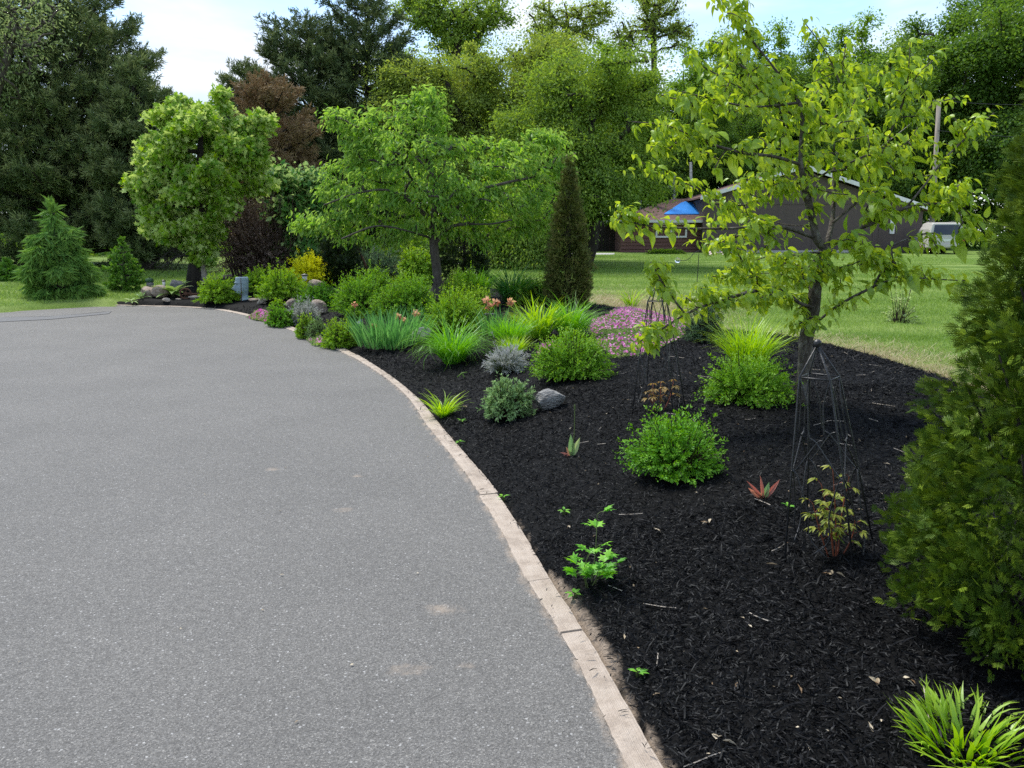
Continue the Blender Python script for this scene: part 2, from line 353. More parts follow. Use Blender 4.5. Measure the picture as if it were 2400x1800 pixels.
# ------------------------------------------------------------------ branching skeleton
class Skel:
    def __init__(s): s.P = np.zeros((0, 3)); s.par = []; s.tips = []
    def path(s, pts, parent=None, n=5):
        pts = catmull(np.asarray(pts, float), n)
        if parent is None and len(s.P): parent = s.nearest(pts[0])
        p = -1 if parent is None else parent
        if len(s.P): pts = pts[1:] if np.linalg.norm(pts[0] - s.P[p]) < 1e-6 else pts
        for q in pts: s.P = np.vstack([s.P, q]); s.par.append(p); p = len(s.par) - 1
        return p
    def nearest(s, q, up=0.0, mn=0):
        d = np.linalg.norm(s.P[mn:] - q, axis=1) + up * np.maximum(0, s.P[mn:, 2] - q[2])
        return int(np.argmin(d)) + mn
    def connect(s, q, step, sag=0.0, jit=.08, up=0.0, mn=0, rng=R):
        i = s.nearest(q, up, mn); a = s.P[i]; d = np.linalg.norm(q - a); n = max(2, int(d / step))
        t = np.linspace(0, 1, n + 1)[1:, None]
        X = a + (q - a) * t; X[:, 2] += sag * d * (4 * t * (1 - t))[:, 0]
        J = rng.normal(size=X.shape) * jit * d / n; J[-1] = 0; X = X + J
        p = i; idx = []
        base = len(s.par)
        s.P = np.vstack([s.P, X])
        for k in range(n): s.par.append(p); p = base + k; idx.append(p)
        s.tips.append(idx[-4:])
        return p
    def tubes(s, mb, r_base, r_tip, e=2.3, minsides=3, maxsides=9, skip=0.0):
        n = len(s.par); cnt = np.zeros(n); ch = [[] for _ in range(n)]
        for i in range(n):
            if s.par[i] >= 0: ch[s.par[i]].append(i)
        for i in range(n - 1, -1, -1):
            if not ch[i]: cnt[i] = 1
            if s.par[i] >= 0: cnt[s.par[i]] += cnt[i]
        rad = r_tip + (r_base - r_tip) * (cnt / cnt.max()) ** (1 / e)
        s.rad = rad
        starts = [i for i in range(n) if s.par[i] < 0]
        while starts:
            i = starts.pop(); c = [i] if s.par[i] < 0 else [s.par[i], i]
            while ch[c[-1]]:
                k = sorted(ch[c[-1]], key=lambda j: -cnt[j]); starts += k[1:]; c.append(k[0])
            if len(c) < 2: continue
            rr = rad[c].copy()
            if s.par[i] >= 0: rr[0] = rr[1]
            if rr.max() < skip: continue
            k = int(np.clip(3 + rr.max() / r_base * 8, minsides, maxsides))
            mb.tube(s.P[c], rr, k, cap=True)
def lobes_px(L, Y, sc=1.0):
    o = []
    for u, v, ru, rv, dy in L:
        o.append((atd(u, v, Y + dy), A(ru, 0, rv) * Y / F * sc))
    return [(c, A(r[0], (r[0] + r[2]) * .5, r[2])) for c, r in o]
def sample_lobes(L, n, rng, lo=.45, p=2.0, flatten=None):
    wt = np.array([(r[0] * r[1] * r[2]) ** .67 for _, r in L]); k = rng.choice(len(L), n, p=wt / wt.sum())
    C = np.array([c for c, _ in L])[k]; Rr = np.array([r for _, r in L])[k]
    d = unit(rng.normal(size=(n, 3))); q = lo + (1 - lo) * rng.random(n) ** (1 / p)
    return C + d * Rr * q[:, None]
def poly_att(pts, Y, n, rng, dsc=1.0, hollow=.35):   # points filling a crown of that outline, as deep as it is wide
    P = np.array(pts, float); lo, hi = P.min(0), P.max(0); o = []
    while len(o) < n:
        q = rng.uniform(lo, hi)
        if not inside(q[0], q[1], P): continue
        w = float(seg_dist(q[0], q[1], P)); wm = min(w * 1.6, 150) * Y / F * dsc; t = rng.uniform(-1, 1); t = np.sign(t) * (hollow + (1 - hollow) * abs(t))
        o.append(atd(q[0], q[1], Y + t * wm))
    return np.array(o)
def tree(name, label, cat, base, top, lobes, natt, leaf, mat, bark, rb, rt=.012, poly=None, trunk=None, limbs=(), seed=1, step=.35, sag=.05, up=1.0, nleaf=40, spread=.3,
         L=.1, W=.07, tpl=T_LOZ, droop=.3, outw=.5, flatn=.6, group=None, bare=0, lo=.45, ptw=2.0, skip=0.0, tips=.0, crown_name='crown', clump=.35, e=2.3):
    rng = np.random.default_rng(seed)
    o = thing(name, base, label, cat, group)
    sk = Skel(); tr = trunk if trunk is not None else [base - A(0, 0, .1), base * .5 + top * .5 + A(*(rng.normal(size=2) * .12), 0), top]
    sk.path(tr, n=6)
    for l in limbs: sk.path(l)
    ctr = np.mean([c for c, _ in lobes], 0)
    att = sample_lobes(lobes, natt, rng, lo, ptw)
    if poly is not None: att = poly_att(poly[0], poly[1], natt, rng, *poly[2:])
    att = att[np.argsort(np.linalg.norm(att - (ctr * .6 + top * .4), axis=1))]
    att = att[att[:, 2] > base[2] + .15]
    mn = 3
    for q in att: sk.connect(q, step, sag, .12, up, mn, rng)
    global LAST; LAST = sk
    mb = MB(); sk.tubes(mb, rb, rt, e=e, skip=skip); mb.build('trunk', bark, o, smooth_=True)
    segs = sk.tips
    n = len(segs) * nleaf; ti = np.repeat(np.arange(len(segs)), nleaf)
    a = np.array([sk.P[t[max(0, len(t) - 3)]] for t in segs])[ti]; b = np.array([sk.P[t[-1]] for t in segs])[ti]
    sp = (spread * np.exp(rng.normal(size=len(segs)) * clump))[ti][:, None]
    P = a + (b - a) * (rng.random(n) ** .6)[:, None] + unit(rng.normal(size=(n, 3))) * (rng.random(n) ** .62)[:, None] * sp * A(2.0, 2.0, 1.25)
    if bare: P = P[rng.random(n) > bare]; ti = ti[:len(P)]
    n = len(P)
    D = unit(unit(P - ctr) * outw + rng.normal(size=(n, 3)) * .55 + A(0, 0, -droop))
    Nr = unit(A(0, 0, 1) * flatn + rng.normal(size=(n, 3)) * .5 + unit(P - ctr) * .2)
    tv = rng.random(len(segs))[ti[:n]]
    rnd = np.clip(.5 + (tv - .5) * .5 + rng.normal(size=n) * .2, 0, 1)
    mb = MB(); sz = np.exp(rng.normal(size=n) * .22)
    leaves(mb, P, D, Nr, L * sz, W * sz, tpl, rnd, (rng.random(n) < tips) * 1.0 if tips else None, rng)
    mb.build(crown_name, mat, o)
    return o
def conifer(name, label, cat, base, height, prof, mat, bark, rb, seed=1, ntuft=5000, nn=10, nl=.16, nw=.02, group=None, layers=16, upt=.25, trunk_bare=.1, tip=.35, subs=7, drop=0.0, gap=.0, dirz=.55, tpl=None, dj=.55, lumpy=.09, shoot=1):
    """prof: list of (height fraction, radius); boughs in whorls carry upturned side shoots set with needle tufts"""
    rng = np.random.default_rng(seed); o = thing(name, base, label, cat, group)
    pf = np.array(prof); mbw = MB(); hz = np.linspace(0, 1, 9)
    ax = base + np.stack([np.cumsum(rng.normal(size=9)) * .02 * height / 9, np.cumsum(rng.normal(size=9)) * .02 * height / 9, hz * height], -1); ax[0, 2] -= .15
    mbw.tube(ax, rb * (1 - hz * .93), 8)
    TP, TD, TT = [], [], []
    f = np.repeat(np.linspace(trunk_bare, .985, layers), 1)
    boughs = []
    for i, fz in enumerate(f):
        r = np.interp(fz, pf[:, 0], pf[:, 1]); nb = int(np.clip(5 + r * 2.2, 5, 13)); a0 = rng.random() * 6.28
        for k in range(nb):
            az = a0 + k * 6.28 / nb + rng.normal() * .18; rr = r * rng.uniform(.72, 1.1); fzz = fz + rng.normal() * .35 / layers
            if rng.random() < gap: continue
            boughs.append((fzz, az, rr))
    tot = sum(b[2] ** 1.5 for b in boughs)
    for fz, az, rr in boughs:
        c = A(np.interp(fz, hz, ax[:, 0]), np.interp(fz, hz, ax[:, 1]), base[2] + fz * height)
        t = np.linspace(0, 1, 6)[:, None]; d = A(math.cos(az), math.sin(az), 0)
        rise = upt * (1.3 * fz + .2) - drop * (1 - fz)
        pth = c + d * rr * t + A(0, 0, 1) * rr * (rise * t + (.22 * t ** 2.5 - .12 * t))
        mbw.tube(pth, .012 + .03 * rr / max(pf[:, 1]) * (1 - t[:, 0] * .8) * rb * 8, 4, cap=False)
        g = shoot; m = max(4, int(ntuft * rr ** 1.5 / tot / g)); s = .25 + .75 * rng.random(m) ** .7
        q = np.stack([np.interp(s, t[:, 0], pth[:, j]) for j in range(3)], -1)
        side = A(-d[1], d[0], 0); wdt = rr * .30 * np.sin(np.clip(s, 0, 1) * 2.6 + .3)
        sh = rng.uniform(-1, 1, m)
        q = q + side * (sh * wdt)[:, None] + rng.normal(size=(m, 3)) * A(.55, .55, 1) * height * lumpy * .09
        q[:, 2] += np.abs(rng.normal(size=m)) * .05 * rr
        dd = unit(d * .8 + side * (sh * .6)[:, None] + A(0, 0, dirz) + rng.normal(size=(m, 3)) * .3)
        tt = (s > .5) * rng.random(m)
        if g > 1:
            dd0 = np.repeat(dd, g, 0); k = np.tile(np.arange(g), m); q = np.repeat(q, g, 0) + dd0 * (k * nl * .5)[:, None] + rng.normal(size=(m * g, 3)) * nl * .22; dd = unit(dd0 + rng.normal(size=dd0.shape) * .35); tt = np.repeat(tt, g) * (k >= g - 2)
        TP.append(q); TD.append(dd); TT.append(tt)
    TP = np.concatenate(TP); TD = np.concatenate(TD); TT = np.concatenate(TT)
    # leader candles
    m = 20; TP = np.vstack([TP, ax[-1] + A(0, 0, 1) * rng.uniform(-.05, .06, (m, 1)) * height]); TD = np.vstack([TD, unit(A(0, 0, 1) + rng.normal(size=(m, 3)) * .3)]); TT = np.concatenate([TT, np.ones(m) * .7])
    n = len(TP) * nn; ti = np.repeat(np.arange(len(TP)), nn)
    D = unit(TD[ti] + rng.normal(size=(n, 3)) * dj); P = TP[ti] + rng.normal(size=(n, 3)) * nl * .12
    Nr = unit(rng.normal(size=(n, 3)))
    rn = np.clip(.45 + (rng.random(len(TP))[ti] - .5) * .6 + rng.normal(size=n) * .15, 0, 1)
    mb = MB(); leaves(mb, P, D, Nr, nl * rng.uniform(.7, 1.25, n), nw, tpl or T_LOZ, rn, tip * TT[ti], rng)
    mbw.build('trunk', bark, o, smooth_=True); mb.build('crown', mat, o)
    return o
# ------------------------------------------------------------------ the setting
def grid_axis(segs):
    o = [segs[0][0]]
    for a, b, s in segs: o += list(np.linspace(a, b, max(1, int(round((b - a) / s))) + 1)[1:])
    return np.array(o)
def grid_mesh(name, xs, ys, zf, keep, mat, atts=None, smooth_=True):
    X, Y = np.meshgrid(xs, ys); Z = zf(X, Y); nx = len(xs)
    i = np.arange(len(ys) - 1)[:, None] * nx + np.arange(nx - 1)[None]
    q = np.stack([i, i + 1, i + nx + 1, i + nx], -1).reshape(-1, 4)
    k = keep(X, Y).ravel(); q = q[k[q].all(1)]
    V = np.stack([X, Y, Z], -1).reshape(-1, 3)
    used = np.unique(q); rm = np.zeros(len(V), int); rm[used] = np.arange(len(used))
    mb = MB(); mb.add(V[used], rm[q], **{k_: f(X, Y).ravel()[used] for k_, f in (atts or {}).items()})
    return mb.build(name, mat, smooth_=smooth_)
# lawn
def lawn_mat():
    m, N, L = newmat('lawn')
    o = N('ShaderNodeOutputMaterial'); b = N('ShaderNodeBsdfPrincipled'); t = N('ShaderNodeTexCoord')
    n = N('ShaderNodeTexNoise'); n.inputs['Scale'].default_value = .55; n.inputs['Detail'].default_value = 9; n.inputs['Roughness'].default_value = .7
    r = N('ShaderNodeValToRGB'); ramp(r, [(.3, (.09, .165, .025)), (.5, (.15, .235, .04)), (.7, (.235, .315, .085))])
    f = N('ShaderNodeTexNoise'); f.inputs['Scale'].default_value = 34; f.inputs['Detail'].default_value = 6
    mp = N('ShaderNodeMapping'); mp.inputs['Rotation'].default_value = (0, 0, .06)
    wv = N('ShaderNodeTexWave'); wv.bands_direction = 'Y'; wv.inputs['Scale'].default_value = .17; wv.inputs['Distortion'].default_value = 1.2; wv.inputs['Detail'].default_value = 2
    ad = N('ShaderNodeMath'); ad.operation = 'MULTIPLY_ADD'; ad.inputs[1].default_value = .22
    ad2 = N('ShaderNodeMath'); ad2.operation = 'MULTIPLY_ADD'; ad2.inputs[1].default_value = .5
    L(t.outputs['Object'], n.inputs['Vector']); L(t.outputs['Object'], f.inputs['Vector']); L(t.outputs['Object'], mp.inputs[0]); L(mp.outputs[0], wv.inputs['Vector'])
    sb = N('ShaderNodeMath'); sb.operation = 'SUBTRACT'; sb.inputs[1].default_value = .36
    L(n.outputs['Fac'], sb.inputs[0]); L(wv.outputs['Fac'], ad.inputs[0]); L(sb.outputs[0], ad.inputs[2]); L(f.outputs['Fac'], ad2.inputs[0]); L(ad.outputs[0], ad2.inputs[2])
    L(ad2.outputs[0], r.inputs[0])
    dr = N('ShaderNodeAttribute'); dr.attribute_name = 'dry'; dn = N('ShaderNodeTexNoise'); dn.inputs['Scale'].default_value = 3.2; dn.inputs['Detail'].default_value = 8
    L(t.outputs['Object'], dn.inputs['Vector']); ml = N('ShaderNodeMath'); ml.operation = 'MULTIPLY'; L(dr.outputs['Fac'], ml.inputs[0]); L(dn.outputs['Fac'], ml.inputs[1])
    mr = N('ShaderNodeMapRange'); mr.inputs['From Min'].default_value = .25; mr.inputs['From Max'].default_value = .6; L(ml.outputs[0], mr.inputs['Value'])
    x = N('ShaderNodeMix'); x.data_type = 'RGBA'; L(mr.outputs[0], x.inputs['Factor']); L(r.outputs[0], x.inputs['A']); x.inputs['B'].default_value = (.27, .215, .115, 1)
    L(x.outputs['Result'], b.inputs['Base Color']); b.inputs['Roughness'].default_value = .9; b.inputs['Specular IOR Level'].default_value = .15
    bp = N('ShaderNodeBump'); bp.inputs['Strength'].default_value = .9; bp.inputs['Distance'].default_value = .05
    f2 = N('ShaderNodeTexNoise'); f2.inputs['Scale'].default_value = 60; f2.inputs['Detail'].default_value = 4; L(t.outputs['Object'], f2.inputs['Vector'])
    L(f2.outputs['Fac'], bp.inputs['Height']); L(bp.outputs[0], b.inputs['Normal']); L(b.outputs[0], o.inputs[0]); return m
DRYP = [np.array(flat(u, v, .15)[:2]) for u, v in ((1445, 705), (1560, 745), (1640, 770), (1760, 785), (1900, 800), (2000, 815), (2120, 850), (2230, 885))]
def dryness(x, y):
    d = np.full(np.shape(x), 9.0)
    for i, p in enumerate(DRYP): d = np.minimum(d, np.hypot(x - p[0], (y - p[1]) * .6) / (1.2 if i else 2.3))
    return np.clip(1.35 - d, 0, 1)
xs = grid_axis([(-220, -60, 10), (-60, -20, 1.6), (-20, 14, .22), (14, 60, 1.6), (60, 220, 10)])
ys = grid_axis([(-40, -6, 3), (-6, 26, .22), (26, 60, .8), (60, 120, 3), (120, 420, 15)])
def lawn_z(x, y):
    s = np.maximum(np.maximum(sdist(x, y, DRIVE), sdist(x, y, BED)), .5 - seg_dist(x, y, edge_in[:-6], False))
    return np.where(s > .25, -.12, H_lawn(x, y) + .025 * smooth(.2, -.3, s) - .04 * smooth(0, .25, s))
tag(grid_mesh('lawn', xs, ys, lawn_z, lambda x, y: np.ones(x.shape, bool), lawn_mat(), dict(dry=dryness)), kind='structure')
# driveway
def asphalt_mat():
    m, N, L = newmat('asphalt')
    o = N('ShaderNodeOutputMaterial'); b = N('ShaderNodeBsdfPrincipled'); t = N('ShaderNodeTexCoord')
    v = N('ShaderNodeTexVoronoi'); v.inputs['Scale'].default_value = 230; L(t.outputs['Object'], v.inputs['Vector'])
    sx = N('ShaderNodeSeparateColor'); L(v.outputs['Color'], sx.inputs[0])
    r = N('ShaderNodeValToRGB'); ramp(r, [(0, (.094, .091, .086)), (.55, (.142, .137, .129)), (.88, (.18, .174, .164)), (1, (.28, .27, .252))]); L(sx.outputs[0], r.inputs[0])
    v2 = N('ShaderNodeTexVoronoi'); v2.inputs['Scale'].default_value = 85; L(t.outputs['Object'], v2.inputs['Vector'])
    s2 = N('ShaderNodeSeparateColor'); L(v2.outputs['Color'], s2.inputs[0])
    lt = N('ShaderNodeMath'); lt.operation = 'GREATER_THAN'; lt.inputs[1].default_value = .972; L(s2.outputs[1], lt.inputs[0])
    ld = N('ShaderNodeMath'); ld.operation = 'LESS_THAN'; ld.inputs[1].default_value = .38; L(v2.outputs['Distance'], ld.inputs[0])
    lm = N('ShaderNodeMath'); lm.operation = 'MULTIPLY'; L(lt.outputs[0], lm.inputs[0]); L(ld.outputs[0], lm.inputs[1])
    x0 = N('ShaderNodeMix'); x0.data_type = 'RGBA'; L(lm.outputs[0], x0.inputs['Factor']); L(r.outputs[0], x0.inputs['A']); x0.inputs['B'].default_value = (.34, .335, .325, 1)
    n = N('ShaderNodeTexNoise'); n.inputs['Scale'].default_value = .9; n.inputs['Detail'].default_value = 8; n.inputs['Roughness'].default_value = .62; L(t.outputs['Object'], n.inputs['Vector'])
    r2 = N('ShaderNodeValToRGB'); ramp(r2, [(.3, (.90, .90, .90)), (.7, (1.08, 1.075, 1.07))]); L(n.outputs['Fac'], r2.inputs[0])
    mu = N('ShaderNodeMix'); mu.data_type = 'RGBA'; mu.blend_type = 'MULTIPLY'; mu.inputs['Factor'].default_value = 1; L(r2.outputs[0], mu.inputs['B'])
    ng = N('ShaderNodeTexNoise'); ng.inputs['Scale'].default_value = 26; ng.inputs['Detail'].default_value = 7; ng.inputs['Roughness'].default_value = .85; L(t.outputs['Object'], ng.inputs['Vector'])
    rg = N('ShaderNodeValToRGB'); ramp(rg, [(.36, (.84, .84, .84)), (.5, (1, 1, 1)), (.66, (1.2, 1.2, 1.19))]); L(ng.outputs['Fac'], rg.inputs[0])
    mg = N('ShaderNodeMix'); mg.data_type = 'RGBA'; mg.blend_type = 'MULTIPLY'; mg.inputs['Factor'].default_value = 1; L(x0.outputs['Result'], mg.inputs['A']); L(rg.outputs[0], mg.inputs['B']); L(mg.outputs['Result'], mu.inputs['A'])
    e = N('ShaderNodeAttribute'); e.attribute_name = 'sand'; n3 = N('ShaderNodeTexNoise'); n3.inputs['Scale'].default_value = 7; n3.inputs['Detail'].default_value = 10; n3.inputs['Roughness'].default_value = .75
    L(t.outputs['Object'], n3.inputs['Vector']); mm = N('ShaderNodeMath'); mm.operation = 'MULTIPLY'; L(e.outputs['Fac'], mm.inputs[0]); L(n3.outputs['Fac'], mm.inputs[1])
    mr = N('ShaderNodeMapRange'); mr.inputs['From Min'].default_value = .28; mr.inputs['From Max'].default_value = .52; mr.inputs['To Max'].default_value = .8; L(mm.outputs[0], mr.inputs['Value'])
    x = N('ShaderNodeMix'); x.data_type = 'RGBA'; L(mr.outputs[0], x.inputs['Factor']); L(mu.outputs['Result'], x.inputs['A']); x.inputs['B'].default_value = (.36, .29, .225, 1)
    L(x.outputs['Result'], b.inputs['Base Color']); b.inputs['Roughness'].default_value = .82; b.inputs['Specular IOR Level'].default_value = .3
    bp = N('ShaderNodeBump'); bp.inputs['Strength'].default_value = .6; bp.inputs['Distance'].default_value = .004; L(v.outputs['Distance'], bp.inputs['Height'])
    n4 = N('ShaderNodeTexNoise'); n4.inputs['Scale'].default_value = 90; n4.inputs['Detail'].default_value = 5; L(t.outputs['Object'], n4.inputs['Vector'])
    bp2 = N('ShaderNodeBump'); bp2.inputs['Strength'].default_value = .8; bp2.inputs['Distance'].default_value = .008; L(n4.outputs['Fac'], bp2.inputs['Height']); L(bp.outputs[0], bp2.inputs['Normal'])
    L(bp2.outputs[0], b.inputs['Normal']); L(b.outputs[0], o.inputs[0]); return m
STAIN = [(flat(1040, 1430)[:2], 0.150), (flat(960, 1570)[:2], 0.135), (flat(1100, 1560)[:2], 0.090), (flat(800, 1195)[:2], 0.120), (flat(640, 1100)[:2], 0.105), (flat(1420, 1640)[:2], 0.090), (flat(840, 1115)[:2], .08)]
def sandf(x, y):
    d = seg_dist(x, y, edge_in, False); s = .95 * np.exp(-d / (.045 + .05 * np.clip(wob(x * 1.7, y * 1.7, .8, 6) + .35, 0, 1.2)))
    s = np.maximum(s, .35 * np.exp(-d / .4))
    for p, r in STAIN: s = np.maximum(s, .85 * np.exp(-((x - p[0]) ** 2 + 2.2 * (y - p[1]) ** 2) / r ** 2))
    dl = seg_dist(x, y, np.array(far_l), False); return np.maximum(s, np.exp(-dl / .5))
xs = grid_axis([(-17, -11, .4), (-11, -4, .1), (-4, 3.2, .05)]); ys = grid_axis([(-8, 1, .5), (1, 7, .05), (7, 20, .14)])
def drive_keep(x, y):
    return (sdist(x, y, DRIVE) > -.16)
def drive_z(x, y):
    return -.04 * smooth(-.03, -.12, sdist(x, y, DRIVE)) + 0.004 * wob(x * .5, y * .5, 0, 3)
tag(grid_mesh('driveway', xs, ys, drive_z, drive_keep, asphalt_mat(), dict(sand=sandf)), kind='structure')
# darker repaired strip of asphalt along the far edge
m_patch = surf('asphalt_patch', (.11, .11, .112), (.15, .15, .152), 60, .85, .5, 150)
pp = np.array([flat(u, v, .0075) for u, v in ((-40, 745), (110, 741.5), (235, 732), (262, 729), (255, 735), (120, 748), (-40, 756))])
mb = MB(); mb.add(np.vstack([pp.mean(0), pp]), np.array([(0, i + 1, (i + 1) % 7 + 1) for i in range(7)])); tag(mb.build('asphalt_patch', m_patch), kind='structure')
# kerb: poured edging in short lengths
def kerb_mat():
    m, N, L = newmat('kerb')
    o = N('ShaderNodeOutputMaterial'); b = N('ShaderNodeBsdfPrincipled'); t = N('ShaderNodeTexCoord'); a = N('ShaderNodeAttribute'); a.attribute_name = 'across'
    n = N('ShaderNodeTexNoise'); n.inputs['Scale'].default_value = 9; n.inputs['Detail'].default_value = 10; n.inputs['Roughness'].default_value = .7; L(t.outputs['Object'], n.inputs['Vector'])
    r = N('ShaderNodeValToRGB'); ramp(r, [(.22, (.27, .215, .17)), (.5, (.43, .36, .295)), (.78, (.53, .46, .39))]); L(n.outputs['Fac'], r.inputs[0])
    w1 = N('ShaderNodeTexNoise'); w1.noise_dimensions = '1D'; w1.inputs['Scale'].default_value = 30; w1.inputs['Detail'].default_value = 6; L(a.outputs['Fac'], w1.inputs['W'])
    rr = N('ShaderNodeValToRGB'); ramp(rr, [(.3, (.84, .83, .82)), (.7, (1.12, 1.12, 1.12))]); L(w1.outputs['Fac'], rr.inputs[0])
    mu = N('ShaderNodeMix'); mu.data_type = 'RGBA'; mu.blend_type = 'MULTIPLY'; mu.inputs['Factor'].default_value = .8; L(r.outputs[0], mu.inputs['A']); L(rr.outputs[0], mu.inputs['B'])
    dn = N('ShaderNodeTexNoise'); dn.inputs['Scale'].default_value = 3.1; dn.inputs['Detail'].default_value = 12; dn.inputs['Roughness'].default_value = .75; L(t.outputs['Object'], dn.inputs['Vector'])
    dr = N('ShaderNodeMapRange'); dr.inputs['From Min'].default_value = .5; dr.inputs['From Max'].default_value = .72; dr.inputs['To Max'].default_value = .65; L(dn.outputs['Fac'], dr.inputs['Value'])
    dx = N('ShaderNodeMix'); dx.data_type = 'RGBA'; L(dr.outputs[0], dx.inputs['Factor']); L(mu.outputs['Result'], dx.inputs['A']); dx.inputs['B'].default_value = (.13, .10, .08, 1)
    L(dx.outputs['Result'], b.inputs['Base Color']); b.inputs['Roughness'].default_value = .9; b.inputs['Specular IOR Level'].default_value = .2
    bp = N('ShaderNodeBump'); bp.inputs['Strength'].default_value = .8; bp.inputs['Distance'].default_value = .006
    n2 = N('ShaderNodeTexNoise'); n2.inputs['Scale'].default_value = 70; n2.inputs['Detail'].default_value = 6; L(t.outputs['Object'], n2.inputs['Vector']); L(n2.outputs['Fac'], bp.inputs['Height'])
    bp2 = N('ShaderNodeBump'); bp2.inputs['Strength'].default_value = .6; bp2.inputs['Distance'].default_value = .01; L(w1.outputs['Fac'], bp2.inputs['Height']); L(bp.outputs[0], bp2.inputs['Normal'])
    L(bp2.outputs[0], b.inputs['Normal']); L(b.outputs[0], o.inputs[0]); return m
def resamp(P, n):
    d = np.concatenate([[0], np.cumsum(np.linalg.norm(np.diff(P, axis=0), axis=1))]); s = np.linspace(0, d[-1], n); return np.stack([np.interp(s, d, P[:, i]) for i in range(P.shape[1])], -1), d[-1]
nk = 900
Ei, Lk = resamp(edge_in, nk); Eo, _ = resamp(edge_out, nk)
# pair each inner point with the nearest outer one
Eo2 = np.array([Eo[np.argmin(((Eo - p) ** 2).sum(1))] for p in Ei])
k = np.ones(15) / 15; Eo2 = np.stack([np.convolve(np.pad(Eo2[:, i], 7, 'edge'), k, 'valid') for i in range(2)], -1)
rng = np.random.default_rng(3); cuts = []; s = .2
while s < Lk: cuts.append(s); s += rng.choice([.5, .8, 1.1, 1.6, 2.0])
ds = Lk / (nk - 1); mb = MB(); a = 0
for c in cuts + [Lk]:
    b = min(int(c / ds), nk - 1)
    if b - a < 3: continue
    i0, i1 = a, b; a = b
    P0 = Ei[i0:i1 + 1].copy(); P1 = Eo2[i0:i1 + 1].copy()
    t0 = unit(P0[1] - P0[0]) * .0018; P0[0] += t0; P1[0] += t0; P0[-1] -= t0; P1[-1] -= t0
    n = len(P0); hh = .010 + rng.normal() * .002; sh = rng.normal() * .004
    nrm = unit(P1 - P0)
    prof = [(0.0, -.05), (0.004, hh - .008), (.02, hh), (.5, hh + .002), (.96, hh + .003), (1.0, -.05)]
    V = []
    for j, (q, z) in enumerate(prof):
        w_ = np.linalg.norm(P1 - P0, axis=1); e = .006 * wob(P0[:, 0] * 9, P0[:, 1] * 9, 1) + .0018 * rng.normal(size=n) * (j in (0, 1, 2)) + .012 * wob(P0[:, 0] * 14 + 5, P0[:, 1] * 14, 1) * (j > 3)
        xy = P0 + nrm * (w_ * (.02 + q * .94) + e + sh)[:, None]
        V.append(np.column_stack([xy, np.full(n, z) + .003 * wob(xy[:, 0] * 6, xy[:, 1] * 6, 1)]))
    V = np.stack(V, 1); k6 = len(prof)
    ii = np.arange(n - 1)[:, None] * k6 + np.arange(k6 - 1)[None]
    q = np.stack([ii, ii + 1, ii + k6 + 1, ii + k6], -1).reshape(-1, 4)
    ends = np.array([(0, 1, 2, 3), (0, 3, 4, 5)]); e2 = ends[:, ::-1] + (n - 1) * k6
    mb.add(V.reshape(-1, 3), [q, ends, e2], across=np.tile([p[0] for p in prof], n) + rng.normal() * .02)
tag(mb.build('kerb', kerb_mat(), smooth_=False), kind='structure')

# mulch bed
def mulch_mat():
    m, N, L = newmat('mulch')
    o = N('ShaderNodeOutputMaterial'); b = N('ShaderNodeBsdfPrincipled'); t = N('ShaderNodeTexCoord')
    mp = N('ShaderNodeMapping'); mp.inputs['Scale'].default_value = (1, .35, 1); mp2 = N('ShaderNodeMapping'); mp2.inputs['Scale'].default_value = (.35, 1, 1); mp2.inputs['Rotation'].default_value = (0, 0, .7)
    n = N('ShaderNodeTexNoise'); n.inputs['Scale'].default_value = 60; n.inputs['Detail'].default_value = 5; n.inputs['Roughness'].default_value = .7
    n2 = N('ShaderNodeTexNoise'); n2.inputs['Scale'].default_value = 70; n2.inputs['Detail'].default_value = 5; n2.inputs['Roughness'].default_value = .7
    L(t.outputs['Object'], mp.inputs[0]); L(t.outputs['Object'], mp2.inputs[0]); L(mp.outputs[0], n.inputs['Vector']); L(mp2.outputs[0], n2.inputs['Vector'])
    ad = N('ShaderNodeMath'); ad.operation = 'MULTIPLY'; L(n.outputs['Fac'], ad.inputs[0]); L(n2.outputs['Fac'], ad.inputs[1])
    r = N('ShaderNodeValToRGB'); ramp(r, [(.15, (.0025, .0025, .0028)), (.3, (.006, .006, .0063)), (.45, (.017, .0165, .017))]); L(ad.outputs[0], r.inputs[0])
    e = N('ShaderNodeAttribute'); e.attribute_name = 'sand'; n3 = N('ShaderNodeTexNoise'); n3.inputs['Scale'].default_value = 8; n3.inputs['Detail'].default_value = 10; n3.inputs['Roughness'].default_value = .75
    L(t.outputs['Object'], n3.inputs['Vector']); mm = N('ShaderNodeMath'); mm.operation = 'MULTIPLY'; L(e.outputs['Fac'], mm.inputs[0]); L(n3.outputs['Fac'], mm.inputs[1])
    mr = N('ShaderNodeMapRange'); mr.inputs['From Min'].default_value = .3; mr.inputs['From Max'].default_value = .5; L(mm.outputs[0], mr.inputs['Value'])
    x = N('ShaderNodeMix'); x.data_type = 'RGBA'; L(mr.outputs[0], x.inputs['Factor']); L(r.outputs[0], x.inputs['A']); x.inputs['B'].default_value = (.30, .24, .185, 1)
    L(x.outputs['Result'], b.inputs['Base Color']); b.inputs['Roughness'].default_value = .8; b.inputs['Specular IOR Level'].default_value = .12
    bp = N('ShaderNodeBump'); bp.inputs['Strength'].default_value = 1; bp.inputs['Distance'].default_value = .03; L(ad.outputs[0], bp.inputs['Height']); L(bp.outputs[0], b.inputs['Normal'])
    L(b.outputs[0], o.inputs[0]); return m
def bed_s(x, y):                        # ragged signed distance to the bed's rim
    return sdist(x, y, BED) + .03 * wob(x * 3, y * 3, 1) - .02
